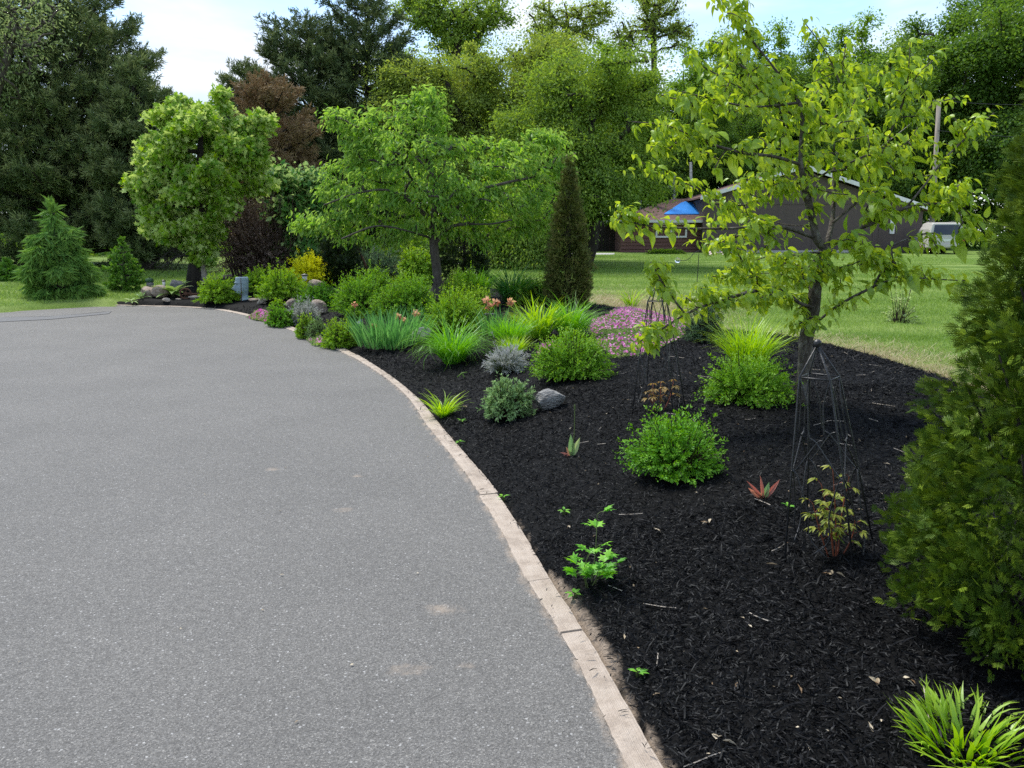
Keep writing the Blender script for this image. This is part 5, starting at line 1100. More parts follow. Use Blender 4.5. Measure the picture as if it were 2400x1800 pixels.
tulip('tulip_plant', 'withering tulip with green leaves, pink base leaves and a thin seed stalk', 1340, 1068, [(-2, -58, 26, 'tulip_green', .1), (22, -52, 24, 'tulip_green', -.1), (-14, -26, 16, 'tulip_pink', .1), (-30, -14, 14, 'tulip_pink', .3), (10, -30, 18, 'tulip_green', .2)], 91, (1347, 958))
tulip('tulip_plant', 'wide open tulip leaves turned pink and yellow on the bare mulch', 1788, 1168, [(-45, -32, 20, 'tulip_pink', -.2), (-38, -50, 16, 'tulip_pink', .1), (-4, -62, 15, 'tulip_pink', .1), (18, -44, 26, 'tulip_green', .2), (46, -52, 20, 'tulip_pink', .25), (-10, -22, 18, 'tulip_green', .1)], 92)
# lobed weed and peonies
T_LOBED = (A((0, 0, 0), (.18, .22, .02), (.5, .3, -.02), (.22, .46, .02), (.42, .72, -.05), (.14, .66, .02), (0, 1.05, -.1), (-.14, .66, .02), (-.42, .72, -.05), (-.22, .46, .02), (-.5, .3, -.02), (-.18, .22, .02)),
           [np.array([(0, 1, 11), (1, 2, 3), (1, 3, 9), (1, 9, 11), (3, 4, 5), (3, 5, 7), (3, 7, 9), (5, 6, 7), (7, 8, 9), (9, 10, 11)])])
def stemmy(name, label, b, stems, mat, stem, seed, cat, tpl, L_, W_, nodes=5, lf=5, group=None, first=.25, droop=.3, thick=.004):
    rng = np.random.default_rng(seed); o = thing(name, b, label, cat, group); mbs = MB(); P, D, Nr, Sz = [], [], [], []
    for tip_, base in stems:
        c = catmull([base - A(0, 0, .015), base * .55 + tip_ * .45 + A(rng.normal() * .012, rng.normal() * .012, .01), tip_], 6); mbs.tube(c, np.linspace(thick, thick * .5, len(c)), 5); m = len(c)
        for k in range(nodes):
            s = first + (1 - first) * k / max(1, nodes - 1); p = c[int(s * (m - 1))]; az = k * 2.4 + rng.random() * .8; pl = L_ * rng.uniform(.4, .8) * (1.15 - .4 * s)
            e = p + A(math.cos(az) * pl, math.sin(az) * pl, pl * .55); mbs.tube(np.array([p, p * .5 + e * .5 + A(0, 0, .004), e]), thick * .4, 3, cap=False)
            for j in range(lf):
                a = az + (j - (lf - 1) / 2) * .62; P.append(e); D.append((math.cos(a), math.sin(a), .15 - droop * rng.random())); Nr.append((rng.normal() * .25, rng.normal() * .25, 1)); Sz.append(rng.uniform(.7, 1.1) * (1.1 - .35 * s))
    mbs.build('stems', M[stem], o); mb = MB(); Sz = np.array(Sz); leaves(mb, np.array(P), np.array(D), np.array(Nr), L_ * Sz, W_ * Sz, tpl, rng=rng); mb.build('leaves', M[mat], o); return o
b = at(1385, 1372); Yb = b[1]
o = stemmy('lobed_weed', 'upright bright green weed with lobed leaves near the kerb', b, [(atd(1400, 1205, Yb), b), (atd(1378, 1300, Yb - .03), b + A(-.01, -.02, 0)), (atd(1352, 1345, Yb - .05), b + A(-.02, -.01, 0)), (atd(1425, 1330, Yb + .02), b + A(.02, 0, 0)), (atd(1400, 1340, Yb - .06), b)], 'weed_leaf', 'twig_green', 301, 'weed', T_LOBED, .074, .066, 6, 3, None, .4, -.6, .003)
b = at(1955, 1303); Yb = b[1]
stemmy('peony_plant', 'tall young peony with bronze tinted leaves inside the near obelisk', b, [(atd(1952, 1102, Yb), b + A(.01, 0, 0)), (atd(1925, 1135, Yb + .02), b), (atd(1990, 1118, Yb + .03), b + A(.02, .01, 0)), (atd(2005, 1215, Yb), b + A(.03, 0, 0)), (atd(1905, 1180, Yb - .02), b + A(-.02, 0, 0)), (atd(1945, 1200, Yb - .04), b)], 'peony_leaf', 'red_stem', 302, 'peony', T_PEAR, .055, .018, 7, 5, 'young peonies under the obelisks', .4, .45, .0035)
b = at(1545, 962); Yb = b[1]
stemmy('peony_plant', 'low young peony with reddish bronze leaves inside the far obelisk', b, [(atd(1530, 905, Yb), b + A(-.02, 0, 0)), (atd(1578, 898, Yb), b + A(.03, 0, 0)), (atd(1548, 902, Yb + .03), b), (atd(1520, 930, Yb - .03), b + A(-.03, 0, 0))], 'peony_bronze', 'red_stem', 303, 'peony', T_PEAR, .07, .024, 4, 5, 'young peonies under the obelisks', .55, .35, .005)

# ------------------------------------------------------------------ stones, wood and ornaments
def rock(name, label, u0, u1, vt, vb, mat, seed, depth=.7, facets=9, tilt=0.0, group='rocks set in the planting bed', cat='rock', sink=.15, sq=1.0, dy=None):
    b, wd, h = place(u0, u1, vt, vb, .3); rng = np.random.default_rng(seed); bm = bmesh.new(); bmesh.ops.create_icosphere(bm, subdivisions=4, radius=1)
    V = np.array([v.co[:] for v in bm.verts]); nn = unit(rng.normal(size=(facets, 3))); dd = rng.uniform(.62, .92, facets)
    for n_, d_ in zip(nn, dd): e = V @ n_ - d_; V -= np.where(e > 0, e, 0)[:, None] * n_ * .92
    f = sum(np.sin(V @ rng.normal(size=3) * k + rng.random() * 6) / k ** .9 for k in (2, 3, 5, 8, 13, 21)); V *= (1 + .045 * f)[:, None]
    V[:, 0] += tilt * V[:, 2]; lo, hi = V.min(0), V.max(0); V = (V - (lo + hi) / 2) / (hi - lo)
    V *= A(wd, wd * depth, h * (1 + sink)); V[:, 2] += h * .5 - h * sink * .5
    for v, c in zip(bm.verts, V): v.co = c
    return tag(bm_obj(name, bm, M[mat], None, [float(q) for q in b], False), label, cat, group)
rock('rock', 'grey striped boulder lying on the open mulch beside the sage', 1252, 1326, 912, 962, 'rock_grey', 1, .7, 8, .25)
rock('rock', 'grey cracked rock between the iris and the arching grass clump', 960, 1012, 767, 806, 'rock_grey', 2, .7, 8, .4)
rock('rock', 'angular brown grey rock in front of the low rounded bush', 728, 768, 702, 738, 'rock_tan', 3, .9, 6, -.2)
rock('rock', 'flat tan rock between the red tipped plant and the angular rock', 668, 702, 700, 722, 'rock_tan', 4, .6, 7, .5)
rock('rock', 'smooth pale rounded rock under the yellow bush', 722, 762, 655, 682, 'rock_tan', 5, .8, 14)
rock('rock', 'small white pebble near the kerb by the grey lavender', 690, 697, 758, 764, 'rock_grey', 15, .9, 14)
rock('boulder', 'tan boulder carrying the small green capped stone', 332, 370, 671, 698, 'rock_tan', 6, .8, 14)
rock('boulder', 'brown flat faced boulder between the capped stone and the hosta', 355, 396, 668, 698, 'rock_tan', 7, .8, 7, .1)
rock('boulder', 'dark grey rounded boulder behind the hosta', 396, 440, 655, 690, 'rock_dark', 8, .8, 14)
rock('flat_stone', 'flat narrow pale stone lying beside the blue stone head', 582, 606, 699, 708, 'rock_tan', 9, .5, 8, group=None)
rock('driftwood_piece', 'pale stub of wood lying in front of the brown boulder', 380, 400, 698, 706, 'driftwood', 10, .35, 14, group='pale wood lying on the far mulch', cat='driftwood')
rock('driftwood_piece', 'short flat pale wood chunk lying before the rusty wheel', 412, 425, 705, 712, 'driftwood', 11, .5, 10, group='pale wood lying on the far mulch', cat='driftwood')
rock('driftwood_piece', 'longer pale log lying beside the rusty wheel', 441, 472, 693, 701, 'driftwood', 12, .3, 14, group='pale wood lying on the far mulch', cat='driftwood')
# twisted root
b = at(612, 712); rng = np.random.default_rng(4); mb = MB(); s = b[1] / F
for i in range(7):
    e = atd(612 + rng.uniform(-12, 14), 712 - rng.uniform(4, 20), b[1] + rng.normal() * .1); mb.tube(np.array([b + rng.normal(size=3) * .04 * A(1, 1, 0), b * .5 + e * .5 + rng.normal(size=3) * .06, e]), A(.055, .045, .015), 6)
tag(mb.build('driftwood_root', M['driftwood'], None, b, True), 'twisted white root of driftwood under the large bright bush', 'driftwood')
# green capped stone ornament
b = at(352, 690); zc = tz(352, 671, b[1]); s = b[1] / F
t = thing('stone_ornament', A(atd(352, 671, b[1])[0], b[1], zc), 'small round stone with a mossy green cap on top of the tan boulder', 'ornament')
def lathe(prof, k=20, c=(0, 0, 0), sq=(1, 1), jit=0, rng=R):
    mb = MB(); n = len(prof); a = np.arange(k) * 2 * PI / k; r = np.array([p[0] for p in prof]); z = np.array([p[1] for p in prof])
    V = np.stack([r[:, None] * np.cos(a) * sq[0], r[:, None] * np.sin(a) * sq[1], np.repeat(z[:, None], k, 1)], -1) + rng.normal(size=(n, k, 3)) * jit
    i = np.arange(n - 1)[:, None] * k; j = np.arange(k)[None]; q = np.stack([i + j, i + (j + 1) % k, i + k + (j + 1) % k, i + k + j], -1).reshape(-1, 4)
    mb.add(V.reshape(-1, 3) + A(*c), q); return mb
o3 = np.array(t['_o']); sc_ = 8.2 * s
lathe([(.3 * sc_, -.25 * sc_), (.85 * sc_, -.1 * sc_), (1.0 * sc_, .4 * sc_), (.95 * sc_, .9 * sc_), (.7 * sc_, 1.3 * sc_), (.0, 1.4 * sc_)], 18, o3, jit=.006).build('stone_body', M['rock_grey'], t, smooth_=True)
lathe([(.6 * sc_, 1.25 * sc_), (1.05 * sc_, 1.35 * sc_), (1.1 * sc_, 1.7 * sc_), (.8 * sc_, 2.1 * sc_), (0, 2.25 * sc_)], 18, o3, jit=.012).build('green_cap', surf('moss_cap', (.02, .06, .03), (.06, .14, .06), 30, .8, .6), t, smooth_=True)
# blue stone head planter
b = at(569, 702); s = b[1] / F; Hh = 54 * s
def head_mesh():
    nh, na = 60, 72; V = np.zeros((nh, na, 3)); hs = np.linspace(0, 1, nh); an = np.linspace(0, 2 * PI, na, endpoint=False)
    hk = [0, .06, .14, .22, .28, .34, .45, .6, .75, .88, .97, 1.0]
    fx = [.34, .32, .25, .22, .34, .40, .41, .42, .43, .44, .42, .40]; fy = [.38, .34, .26, .24, .26, .30, .33, .35, .36, .36, .35, .34]; cx = [-.16, -.16, -.16, -.14, -.04, .02, .0, .0, -.01, -.02, -.02, -.02]
    g = lambda x, c, w_: np.exp(-((x - c) / w_) ** 2)
    for i, h in enumerate(hs):
        a_, b_, c_ = np.interp(h, hk, fx), np.interp(h, hk, fy), np.interp(h, hk, cx); th = (an + PI) % (2 * PI) - PI
        r = np.ones(na); r = np.sign(1) * (np.abs(np.cos(th)) ** 2.4 + np.abs(np.sin(th)) ** 2.4) ** (-1 / 2.4)
        if h > .25:
            f = smooth(.27, .33, h)
            r = r + f * (.62 * g(th, 0, .2) * (g(h, .50, .07) + .55 * g(h, .60, .09)) + .20 * g(h, .77, .035) * g(th, 0, .85) - .30 * g(h, .66, .06) * (g(th, .52, .26) + g(th, -.52, .24))
                         + .12 * g(th, 0, .42) * (g(h, .415, .018) + g(h, .365, .018)) - .14 * g(th, 0, .38) * g(h, .39, .012) + .10 * g(th, 0, .35) * g(h, .315, .03)
                         + .14 * (g(th, 1.6, .13) + g(th, -1.6, .13)) * g(h, .56, .12) - .05 * g(h, .46, .09) * (g(th, .75, .22) + g(th, -.75, .22)))
        V[i, :, 0] = c_ + a_ * r * np.cos(an); V[i, :, 1] = b_ * r * np.sin(an); V[i, :, 2] = h
    return V, nh, na
V, nh, na = head_mesh(); V = V.copy(); V[..., 0] *= 1.0; rot = math.radians(206); xy = V[..., :2].copy() * 15 * s / .42 * .94
V[..., 0] = xy[..., 0] * math.cos(rot) - xy[..., 1] * math.sin(rot); V[..., 1] = xy[..., 0] * math.sin(rot) + xy[..., 1] * math.cos(rot); V[..., 2] *= Hh
i = np.arange(nh - 1)[:, None] * na; j = np.arange(na)[None]; q = np.stack([i + j, i + (j + 1) % na, i + na + (j + 1) % na, i + na + j], -1).reshape(-1, 4)
P = V.reshape(-1, 3); top = (nh - 1) * na; mid = P[top:].mean(0)
rim = mid + (P[top:] - mid) * .8; hole = mid + (P[top:] - mid) * .72 - A(0, 0, .06)
jj = np.arange(na); n0 = nh * na
q2 = np.vstack([np.stack([top + jj, top + (jj + 1) % na, n0 + (jj + 1) % na, n0 + jj], -1), np.stack([n0 + jj, n0 + (jj + 1) % na, n0 + na + (jj + 1) % na, n0 + na + jj], -1)])
t3 = np.stack([n0 + na + jj, n0 + na + (jj + 1) % na, np.full(na, n0 + 2 * na)], -1)
mb = MB(); mb.add(np.vstack([P, rim, hole, hole.mean(0)]) + b - A(0, 0, .02), [q, q2, t3])
tag(mb.build('head_statue', M['statue_blue'], None, b, True), 'blue grey stone head planter with a long nose in profile', 'statue')
b = at(566, 706); p = atd(564, 652, b[1]); mb = MB(); mb.tube(np.array([b - A(0, 0, .05), b * .5 + p * .5 + A(.006, 0, 0), p]), .007, 6); tag(mb.build('garden_stake', M['rust'], None, b), 'thin brown stake standing in front of the blue stone head', 'stake')
# rusty wheel with axle
b = at(430, 700); Y = b[1]; s = Y / F; c = b + A(6 * s, 0, 11.5 * s)
t = thing('wagon_wheel', b, 'rusty spoked iron wheel with its axle lying in the mulch', 'wheel')
def circ(c, r, e1, e2, n=33): a = np.linspace(0, 2 * PI, n); return c + r * (np.cos(a)[:, None] * e1 + np.sin(a)[:, None] * e2)
e1, e2 = unit(A(.95, .3, 0)), unit(A(-.1, .2, 1)); mb = MB(); mb.tube(circ(c, 12 * s, e1, e2), .018, 6, cap=False); mb.build('rim', M['rust'], t, smooth_=True)
for k in range(6):
    a = k * PI / 3 + .3; mb = MB(); mb.tube(np.array([c, c + 12 * s * (math.cos(a) * e1 + math.sin(a) * e2)]), .010, 5); mb.build('spoke', M['rust'], t)
mb = MB(); mb.tube(np.array([c - unit(np.cross(e1, e2)) * .05, c + unit(np.cross(e1, e2)) * .05]), .04, 10); mb.build('hub', M['rust'], t)
mb = MB(); mb.tube(np.array([c, atd(466, 690, Y + .1)]), .03, 6); mb.build('axle', M['rust'], t)
b = at(858, 668); Y = b[1]; t = thing('rusty_ornament', b, 'rusty brown metal garden ornament rising behind the big full bush', 'ornament'); mb = MB()
mb.tube(np.array([b, atd(860, 640, Y)]), .012, 6); mb.build('rod', M['rust'], t)
mb = MB(); mb.tube(catmull([atd(864, 640, Y), atd(861, 634, Y), atd(858, 628, Y), atd(853, 612, Y), atd(846, 598, Y), atd(838, 582, Y)], 5), np.interp(np.linspace(0, 1, 26), [0, .12, .3, .5, 1], [.02, .075, .06, .03, .012]), 10); mb.build('body', M['rust'], t, smooth_=True)
# stake beside the maple
b = at(480, 662); p = atd(476, 612, b[1]); mb = MB(); mb.tube(np.array([b - A(0, 0, .1), p]), A(.075, .07), 8); tag(mb.build('wooden_post', M['wood_pole'], None, b), 'weathered wooden post leaning at the maple trunk', 'post')
b = at(481, 670); Y = b[1]; s = Y / F; mb = MB()
for du in (-9, 9): mb.tube(np.array([b + A(du * s, 0, -.03), b + A(du * s, 0, 16 * s)]), .012, 4)
mb.tube(np.array([b + A(-9 * s, 0, 15 * s), b + A(9 * s, 0, 15 * s)]), .014, 4); tag(mb.build('wire_stand', M['black_iron'], None, b), 'little dark wire stand at the foot of the wooden post', 'stand')
b = at(458, 667); Y = b[1]; t = thing('old_trunk', b, 'thick dark old trunk with bare drooping boughs beside the maple stem', 'tree trunk'); mb = MB(); rng = np.random.default_rng(14)
mb.tube(np.array([b - A(0, 0, .1), atd(460, 630, Y), atd(466, 585, Y), atd(470, 540, Y)]), A(.27, .21, .18, .12), 10); mb.build('trunk', M['bark_dark'], t, smooth_=True)
for k in range(7):
    p0 = atd(462, 600 + rng.uniform(-25, 15), Y); e = atd(rng.uniform(352, 420), rng.uniform(598, 640), Y + rng.normal() * .5); mb = MB(); c = catmull([p0, p0 * .55 + e * .45 + A(0, 0, .12 + .1 * rng.random()), e], 7); mb.tube(c, np.linspace(.03, .008, len(c)), 5)
    for i in range(3, len(c)):
        for _ in range(2): d = unit(rng.normal(size=3) + A(-.6, 0, -.5)) * rng.uniform(.12, .35); mb.tube(np.array([c[i], c[i] + d * .5 + rng.normal(size=3) * .03, c[i] + d]), A(.008, .006, .004), 3, cap=False)
    mb.build('bare_bough', M['bark_dark'], t)
# solar lights
def path_light(name, label, u0, u1, vt, vb, group=None, lantern=False):
    b = at((u0 + u1) / 2, vb); Y = b[1]; s = Y / F; zt = tz((u0 + u1) / 2, vt, Y); r = (u1 - u0) / 2 * s; hh = zt - b[2]; t = thing(name, b, label, 'garden light', group)
    mb = MB(); mb.tube(np.array([b - A(0, 0, .05), b + A(0, 0, hh * .55)]), max(.008, .1 * r), 6); mb.build('stake', M['black_iron'], t)
    if lantern:
        z0, z1 = b[2] + hh * .34, zt - .012; mb = MB(); mb.box(b[0] - r, b[0] + r, Y - r, Y + r, z1, zt); mb.box(b[0] - r * .8, b[0] + r * .8, Y - r * .8, Y + r * .8, z1 - .008, z1 - .0005); mb.build('cap', M['black_iron'], t)
        for sx in (-1, 1):
            for sy in (-1, 1):
                mb = MB(); mb.tube(np.array([b * A(1, 1, 0) + A(sx * r * .72, sy * r * .72, z1), b * A(1, 1, 0) + A(sx * r * .68, sy * r * .68, z1 * .45 + z0 * .55), b * A(1, 1, 0) + A(sx * r * .3, sy * r * .3, z0)]), .005, 5); mb.build('frame_bar', M['black_iron'], t)
        mb = MB(); mb.box(b[0] - r * .35, b[0] + r * .35, Y - r * .35, Y + r * .35, z0 - .012, z0 + .006); mb.build('base', M['black_iron'], t)
    else:
        o3 = b + A(0, 0, 0); lathe([(r * .25, hh * .55), (r * .62, hh * .62), (r * .66, hh * .86), (r * .3, hh * .88)], 14, o3).build('lens', M['white_paint'], t, smooth_=True)
        lathe([(0, hh * .865), (r, hh * .87), (r * .95, hh * .93), (0, hh)], 16, o3).build('cap', M['black_iron'], t)
path_light('garden_lantern', 'black open framed lantern standing between the bushes and the lime blades', 1136, 1161, 735, 782, None, True)
path_light('path_light', 'mushroom capped path light in front of the yellow bush', 707, 724, 641, 680, 'mushroom capped path lights')
path_light('path_light', 'small dark path light behind the brown flat faced boulder', 381, 391, 655, 690, 'mushroom capped path lights')
def spot_light(label, u, v, w_):
    b = at(u, v + 14); Y = b[1]; s = Y / F; c = atd(u, v, Y); t = thing('spot_light', b, label, 'garden light', 'small solar spot lights')
    mb = MB(); mb.tube(np.array([b - A(0, 0, .03), c]), .012, 6); mb.build('stake', M['black_iron'], t)
    bm = bmesh.new(); bmesh.ops.create_cube(bm, size=1); bmesh.ops.scale(bm, vec=(w_ * s, w_ * s * .7, .03), verts=bm.verts); bmesh.ops.rotate(bm, matrix=Matrix.Rotation(.6, 3, 'X') @ Matrix.Rotation(-.5, 3, 'Y'), verts=bm.verts)
    bmesh.ops.bevel(bm, geom=bm.edges[:], offset=.006, segments=2, affect='EDGES'); bm_obj('solar_panel', bm, M['solar'], t, [float(q) for q in c - b + A(0, 0, .03)])
    mb = MB(); mb.tube(np.array([c + A(-.02, -.02, 0), c + A(.06, -.06, -.01)]), A(.03, .045), 10); mb.build('lamp_head', M['black_iron'], t)
spot_light('grey solar spot light beside the angular rock', 762, 700, 14); spot_light('grey solar spot light at the edge of the iris clump', 841, 760, 16)
# pale dried sprout
b = at(1086, 888); Y = b[1]; mb = MB(); p = atd(1083, 874, Y)
mb.tube(np.array([atd(1091, 890, Y), p]), .005, 5); mb.tube(np.array([atd(1072, 884, Y), p, atd(1096, 872, Y)]), A(.006, .007, .003), 5)
tag(mb.build('dry_sprout', M['hosta'], None, b, True), 'pale forked dry sprout between the lime tuft and the lavender', 'sprout')
# crystal ball and spinner on a hooked rod
b = at(1634, 735); Y = b[1]; t = thing('hook_stand', b, 'thin dark garden rod with a curled double hook', 'plant hook'); J = lambda u, v: atd(u, v, Y)
mb = MB(); mb.tube(np.array([b - A(0, 0, .1), J(1632, 690), J(1638, 596)]), .007, 6); mb.build('pole', M['black_iron'], t)
mb = MB(); mb.tube(catmull([J(1594, 610), J(1605, 611), J(1616, 605), J(1628, 592), J(1640, 588), J(1650, 590), J(1660, 598), J(1667, 601)], 6), .006, 6); mb.build('hook_arm', M['black_iron'], t)
gm, N_, L_ = newmat('clear_glass'); gg = N_('ShaderNodeBsdfGlass'); gg.inputs['IOR'].default_value = 1.5; gg.inputs['Roughness'].default_value = .02; oo = N_('ShaderNodeOutputMaterial'); L_(gg.outputs[0], oo.inputs[0])
bm = bmesh.new(); bmesh.ops.create_uvsphere(bm, u_segments=24, v_segments=16, radius=6.3 * Y / F); c = J(1588, 610)
tag(bm_obj('crystal_ball', bm, gm, None, [float(q) for q in c], True), 'clear glass ball hanging at the end of the hooked rod', 'glass ball')
mb = MB(); rng = np.random.default_rng(2)
for u, v, r_ in ((1670, 592, 10), (1700, 592, 9)):
    for k in range(5): a = k * 1.257 + .2; c = J(u, v); leaves(mb, c[None], A((math.cos(a), math.sin(a) * .7, math.sin(a) * .35)), A((0, -.5, .85)), r_ * 1.15 * Y / F, r_ * .8 * Y / F, T_OVATE, A(.8), rng=rng)
mb.tube(np.array([J(1667, 601), J(1670, 592), J(1700, 592)]), .004, 5)
tag(mb.build('wind_spinner', surf('pink_petal', (.5, .36, .32), (.62, .48, .42), 20, .5), None, J(1667, 601)), 'pale pink flower petals of a wind spinner on the hooked rod', 'wind spinner')

# obelisks
def obelisk(label, cu, cv, vtop, rb_px, rt_px, fr, seed, lean=0.0, rot=.12):
    b = at(cu, cv); Y = b[1]; s = Y / F; zt = tz(cu, vtop, Y - rb_px * s * .1); h = zt - b[2]; rb, rt = rb_px * s, rt_px * s; t = thing('obelisk', b, label, 'obelisk', 'iron garden obelisks')
    th = .0045; ax = lambda f: b + A(lean * f, 0, h * f); rad = lambda f: rb + (rt - rb) * min(1, f / fr)
    ang = [rot + k * PI / 2 - PI / 2 for k in range(4)]; cor = lambda k, f, m=1.0: ax(f) + rad(f) * m * A(math.cos(ang[k % 4]), math.sin(ang[k % 4]), 0)
    topc = ax(.975)
    for k in range(4):
        g = cor(k, 0); g[2] = H(g[0], g[1]) - .05; mb = MB(); mb.tube(np.array([g, cor(k, .4), cor(k, fr), topc]), th, 7); mb.build('leg', M['black_iron'], t, smooth_=True)
    mb = MB()
    for k in range(4): mb.tube(np.array([cor(k, fr), cor(k + 1, fr)]), th * .8, 6)
    mb.build('top_ring', M['black_iron'], t, smooth_=True)
    fm = .40
    for k in range(4):
        mid = lambda f, w_: cor(k, f) * (1 - w_) + cor(k + 1, f) * w_
        mb = MB()
        for w0, w1 in ((0, 1), (1, 0)):
            mb.tube(catmull([mid(fr, w0), mid(fr - .12, w0 + (w1 - w0) * .28), mid(fr - .26, w0 + (w1 - w0) * .33), mid(fm + .14, w0 + (w1 - w0) * .5), mid(fm + .01, w0 + (w1 - w0) * .9), mid(fm, w1)], 6), th * .7, 6)
            mb.tube(catmull([mid(fm, w0), mid(fm - .03, w0 + (w1 - w0) * .12), mid(fm - .18, w0 + (w1 - w0) * .32), mid(fm - .30, w0 + (w1 - w0) * .36), mid(.02, w0 + (w1 - w0) * .6)], 6), th * .7, 6)
        mb.build('curved_rods', M['black_iron'], t, smooth_=True)
    bm = bmesh.new(); bmesh.ops.create_uvsphere(bm, u_segments=18, v_segments=12, radius=.0165); bm_obj('finial', bm, M['black_iron'], t, [float(q) for q in topc - b + A(0, 0, .008)], True)
obelisk('black iron obelisk close by with a ball finial beside the pear trunk', 1946, 1290, 797, 118, 50, .83, 1, -.125)
obelisk('black iron obelisk farther back in front of the pink phlox', 1545, 955, 657, 72, 25, .84, 2, -.05, .3)

# ------------------------------------------------------------------ house
YH = 50.0; W_ = lambda u, v: atd(u, v, YH); gz = float(H_lawn(A(14.), A(50.))[0])
xl, xm, xr = W_(1456, 560)[0], W_(1647, 560)[0], W_(2160, 560)[0]; ze = W_(1500, 517)[2]
t = thing('brown_house', A((xl + xm) / 2, YH + 3, gz), 'low brown board clad house wing with hip roof and blue tarp', 'house')
M['clap'] = surf('clapboard', (.11, .052, .042), (.17, .09, .073), 3, .85, .4, 60, stretch=(.3, 1, 6)); M['siding'] = surf('siding', (.085, .064, .058), (.11, .084, .077), 2, .8, .3, 30, stretch=(8, 1, .3))
M['shingle'] = surf('shingle', (.075, .042, .035), (.15, .085, .07), 7, .95, .8, 30, c3=(.20, .12, .1), stretch=(1, 1, 3)); M['tarp'] = surf('tarp', (.02, .20, .62), (.035, .27, .75), 1.6, .4, .25, 3)
M['concrete'] = surf('concrete', (.35, .34, .32), (.5, .49, .47), 4, .9)
mb = MB(); mb.box(xl, xm, YH + .03, YH + 7, gz - .3, ze); nb = 9; bh = (ze - gz) / nb
for i in range(nb):
    z0 = gz + i * bh; mb.add([(xl - .02, YH - .04, z0), (xm, YH - .04, z0), (xm, YH + .02, z0 + bh), (xl - .02, YH + .02, z0 + bh), (xl - .02, YH + .03, z0), (xm, YH + .03, z0), ], np.array([(0, 1, 2, 3), (0, 4, 5, 1)]))
mb.build('board_wall', M['clap'], t)
ex, e0 = .62, ze; zr = W_(1617, 470)[2] + .25; xrg = W_(1617, 470)[0]; yr = YH + 3.4; mb = MB()
rv = [(xl - ex, YH - .6, e0), (xm - .02, YH - .6, e0), (xm - .02, yr, zr), (xrg - .4, yr, zr), (xl - ex, YH + 7.4, e0), (xm - .02, YH + 7.4, e0)]
mb.add(rv, [np.array([(0, 1, 2, 3), (5, 4, 3, 2)]), np.array([(4, 0, 3)])]); mb.add([(x, y, z - .09) for x, y, z in rv], [np.array([(3, 2, 1, 0)]), np.array([(3, 0, 4)])])
rf = mb.build('roof', M['shingle'], t)
mb = MB(); mb.box(xl - ex - .02, xm - .03, YH - .72, YH - .61, e0 - .13, e0 + .03); mb.box(xl - ex - .10, xl - ex - .01, YH - .6, YH + 7.4, e0 - .13, e0 + .03); mb.build('gutter', surf('gutter', (.5, .5, .5), (.62, .62, .62), 2, .4), t)
mb = MB(); mb.box(xl - ex, xm - .03, YH - .60, YH - .02, e0 - .13, e0 - .10); mb.build('soffit', M['clap'], t)
def on_roof(u, v):                       # a point of the front roof slope seen at that pixel
    n = np.cross(A(1, 0, 0), A(0, yr - YH + .6, zr - e0)); d = ray(u, v); p0 = A(*rv[0]); k = (n @ (p0 - A(0, 0, CAMZ))) / (n @ d); return A(0, 0, CAMZ) + d * k + unit(n) * .06
tp = np.array([on_roof(u, v) for u, v in ((1556, 503), (1650, 503), (1650, 474), (1618, 470), (1596, 477))]); tp = np.vstack([tp, tp.mean(0) + A(0, -.02, .05)])
mb = MB(); mb.add(np.vstack([tp, tp - A(0, 0, .05)]), [np.array([(5, i, (i + 1) % 5) for i in range(5)]), np.array([(i, i + 6, (i + 1) % 5 + 6, (i + 1) % 5) for i in range(5)])])
tag(mb.build('blue_tarp', M['tarp'], None, tp[5], False), 'bright blue tarp spread over the brown hip roof', 'tarp')
wx0, wx1, wz0, wz1 = W_(1536, 557)[0], W_(1609, 557)[0], W_(1570, 557)[2], W_(1570, 522)[2]
mb = MB(); fw = .11
mb.box(wx0, wx1, YH - .09, YH + .02, wz0, wz0 + fw); mb.box(wx0, wx1, YH - .09, YH + .02, wz1 - fw, wz1)
for x in (wx0, (wx0 + wx1) / 2 - fw / 2, wx1 - fw): mb.box(x, x + fw, YH - .088, YH + .02, wz0 + fw, wz1 - fw)
wn = mb.build('window', M['white_paint'], t)
mb = MB(); mb.box(wx0 + fw, wx1 - fw, YH - .05, YH + .02, wz0 + fw, wz1 - fw); mb.build('pane', M['glass_dark'], wn)
for x0, x1 in ((wx0 + fw, wx0 + fw + .34), (wx1 - fw - .28, wx1 - fw)): mb = MB(); mb.box(x0, x1, YH - .06, YH - .051, wz0 + fw, wz1 - fw); mb.build('curtain', M['white_paint'], wn)
# garage
yg = YH - .9; Wg = lambda u, v: atd(u, v, yg); gx0, gx1 = Wg(1648, 560)[0], Wg(2158, 560)[0]; apx = Wg(1880, 393); zl_, zr_ = Wg(1660, 462)[2], Wg(2160, 492)[2]
t = thing('brown_garage', A((gx0 + gx1) / 2, yg + 4, gz), 'wide brown garage with a low white edged gable beside the parked car', 'garage')
mb = MB(); kx = [gx0, gx1, gx1, apx[0], gx0]; kz = [gz - .2, gz - .2, zr_ - .1, apx[2] - .1, zl_ - .1]; V = [(x, yg, z) for x, z in zip(kx, kz)] + [(x, yg + 9, z) for x, z in zip(kx, kz)]
mb.add(V, [np.array([(0, 1, 2, 3), (5, 8, 7, 6), (0, 4, 9, 5), (1, 6, 7, 2), (4, 3, 8, 9), (3, 2, 7, 8)]), np.array([(0, 3, 4), (5, 9, 8)])]); mb.build('wall', M['siding'], t)
mb = MB(); th = .16
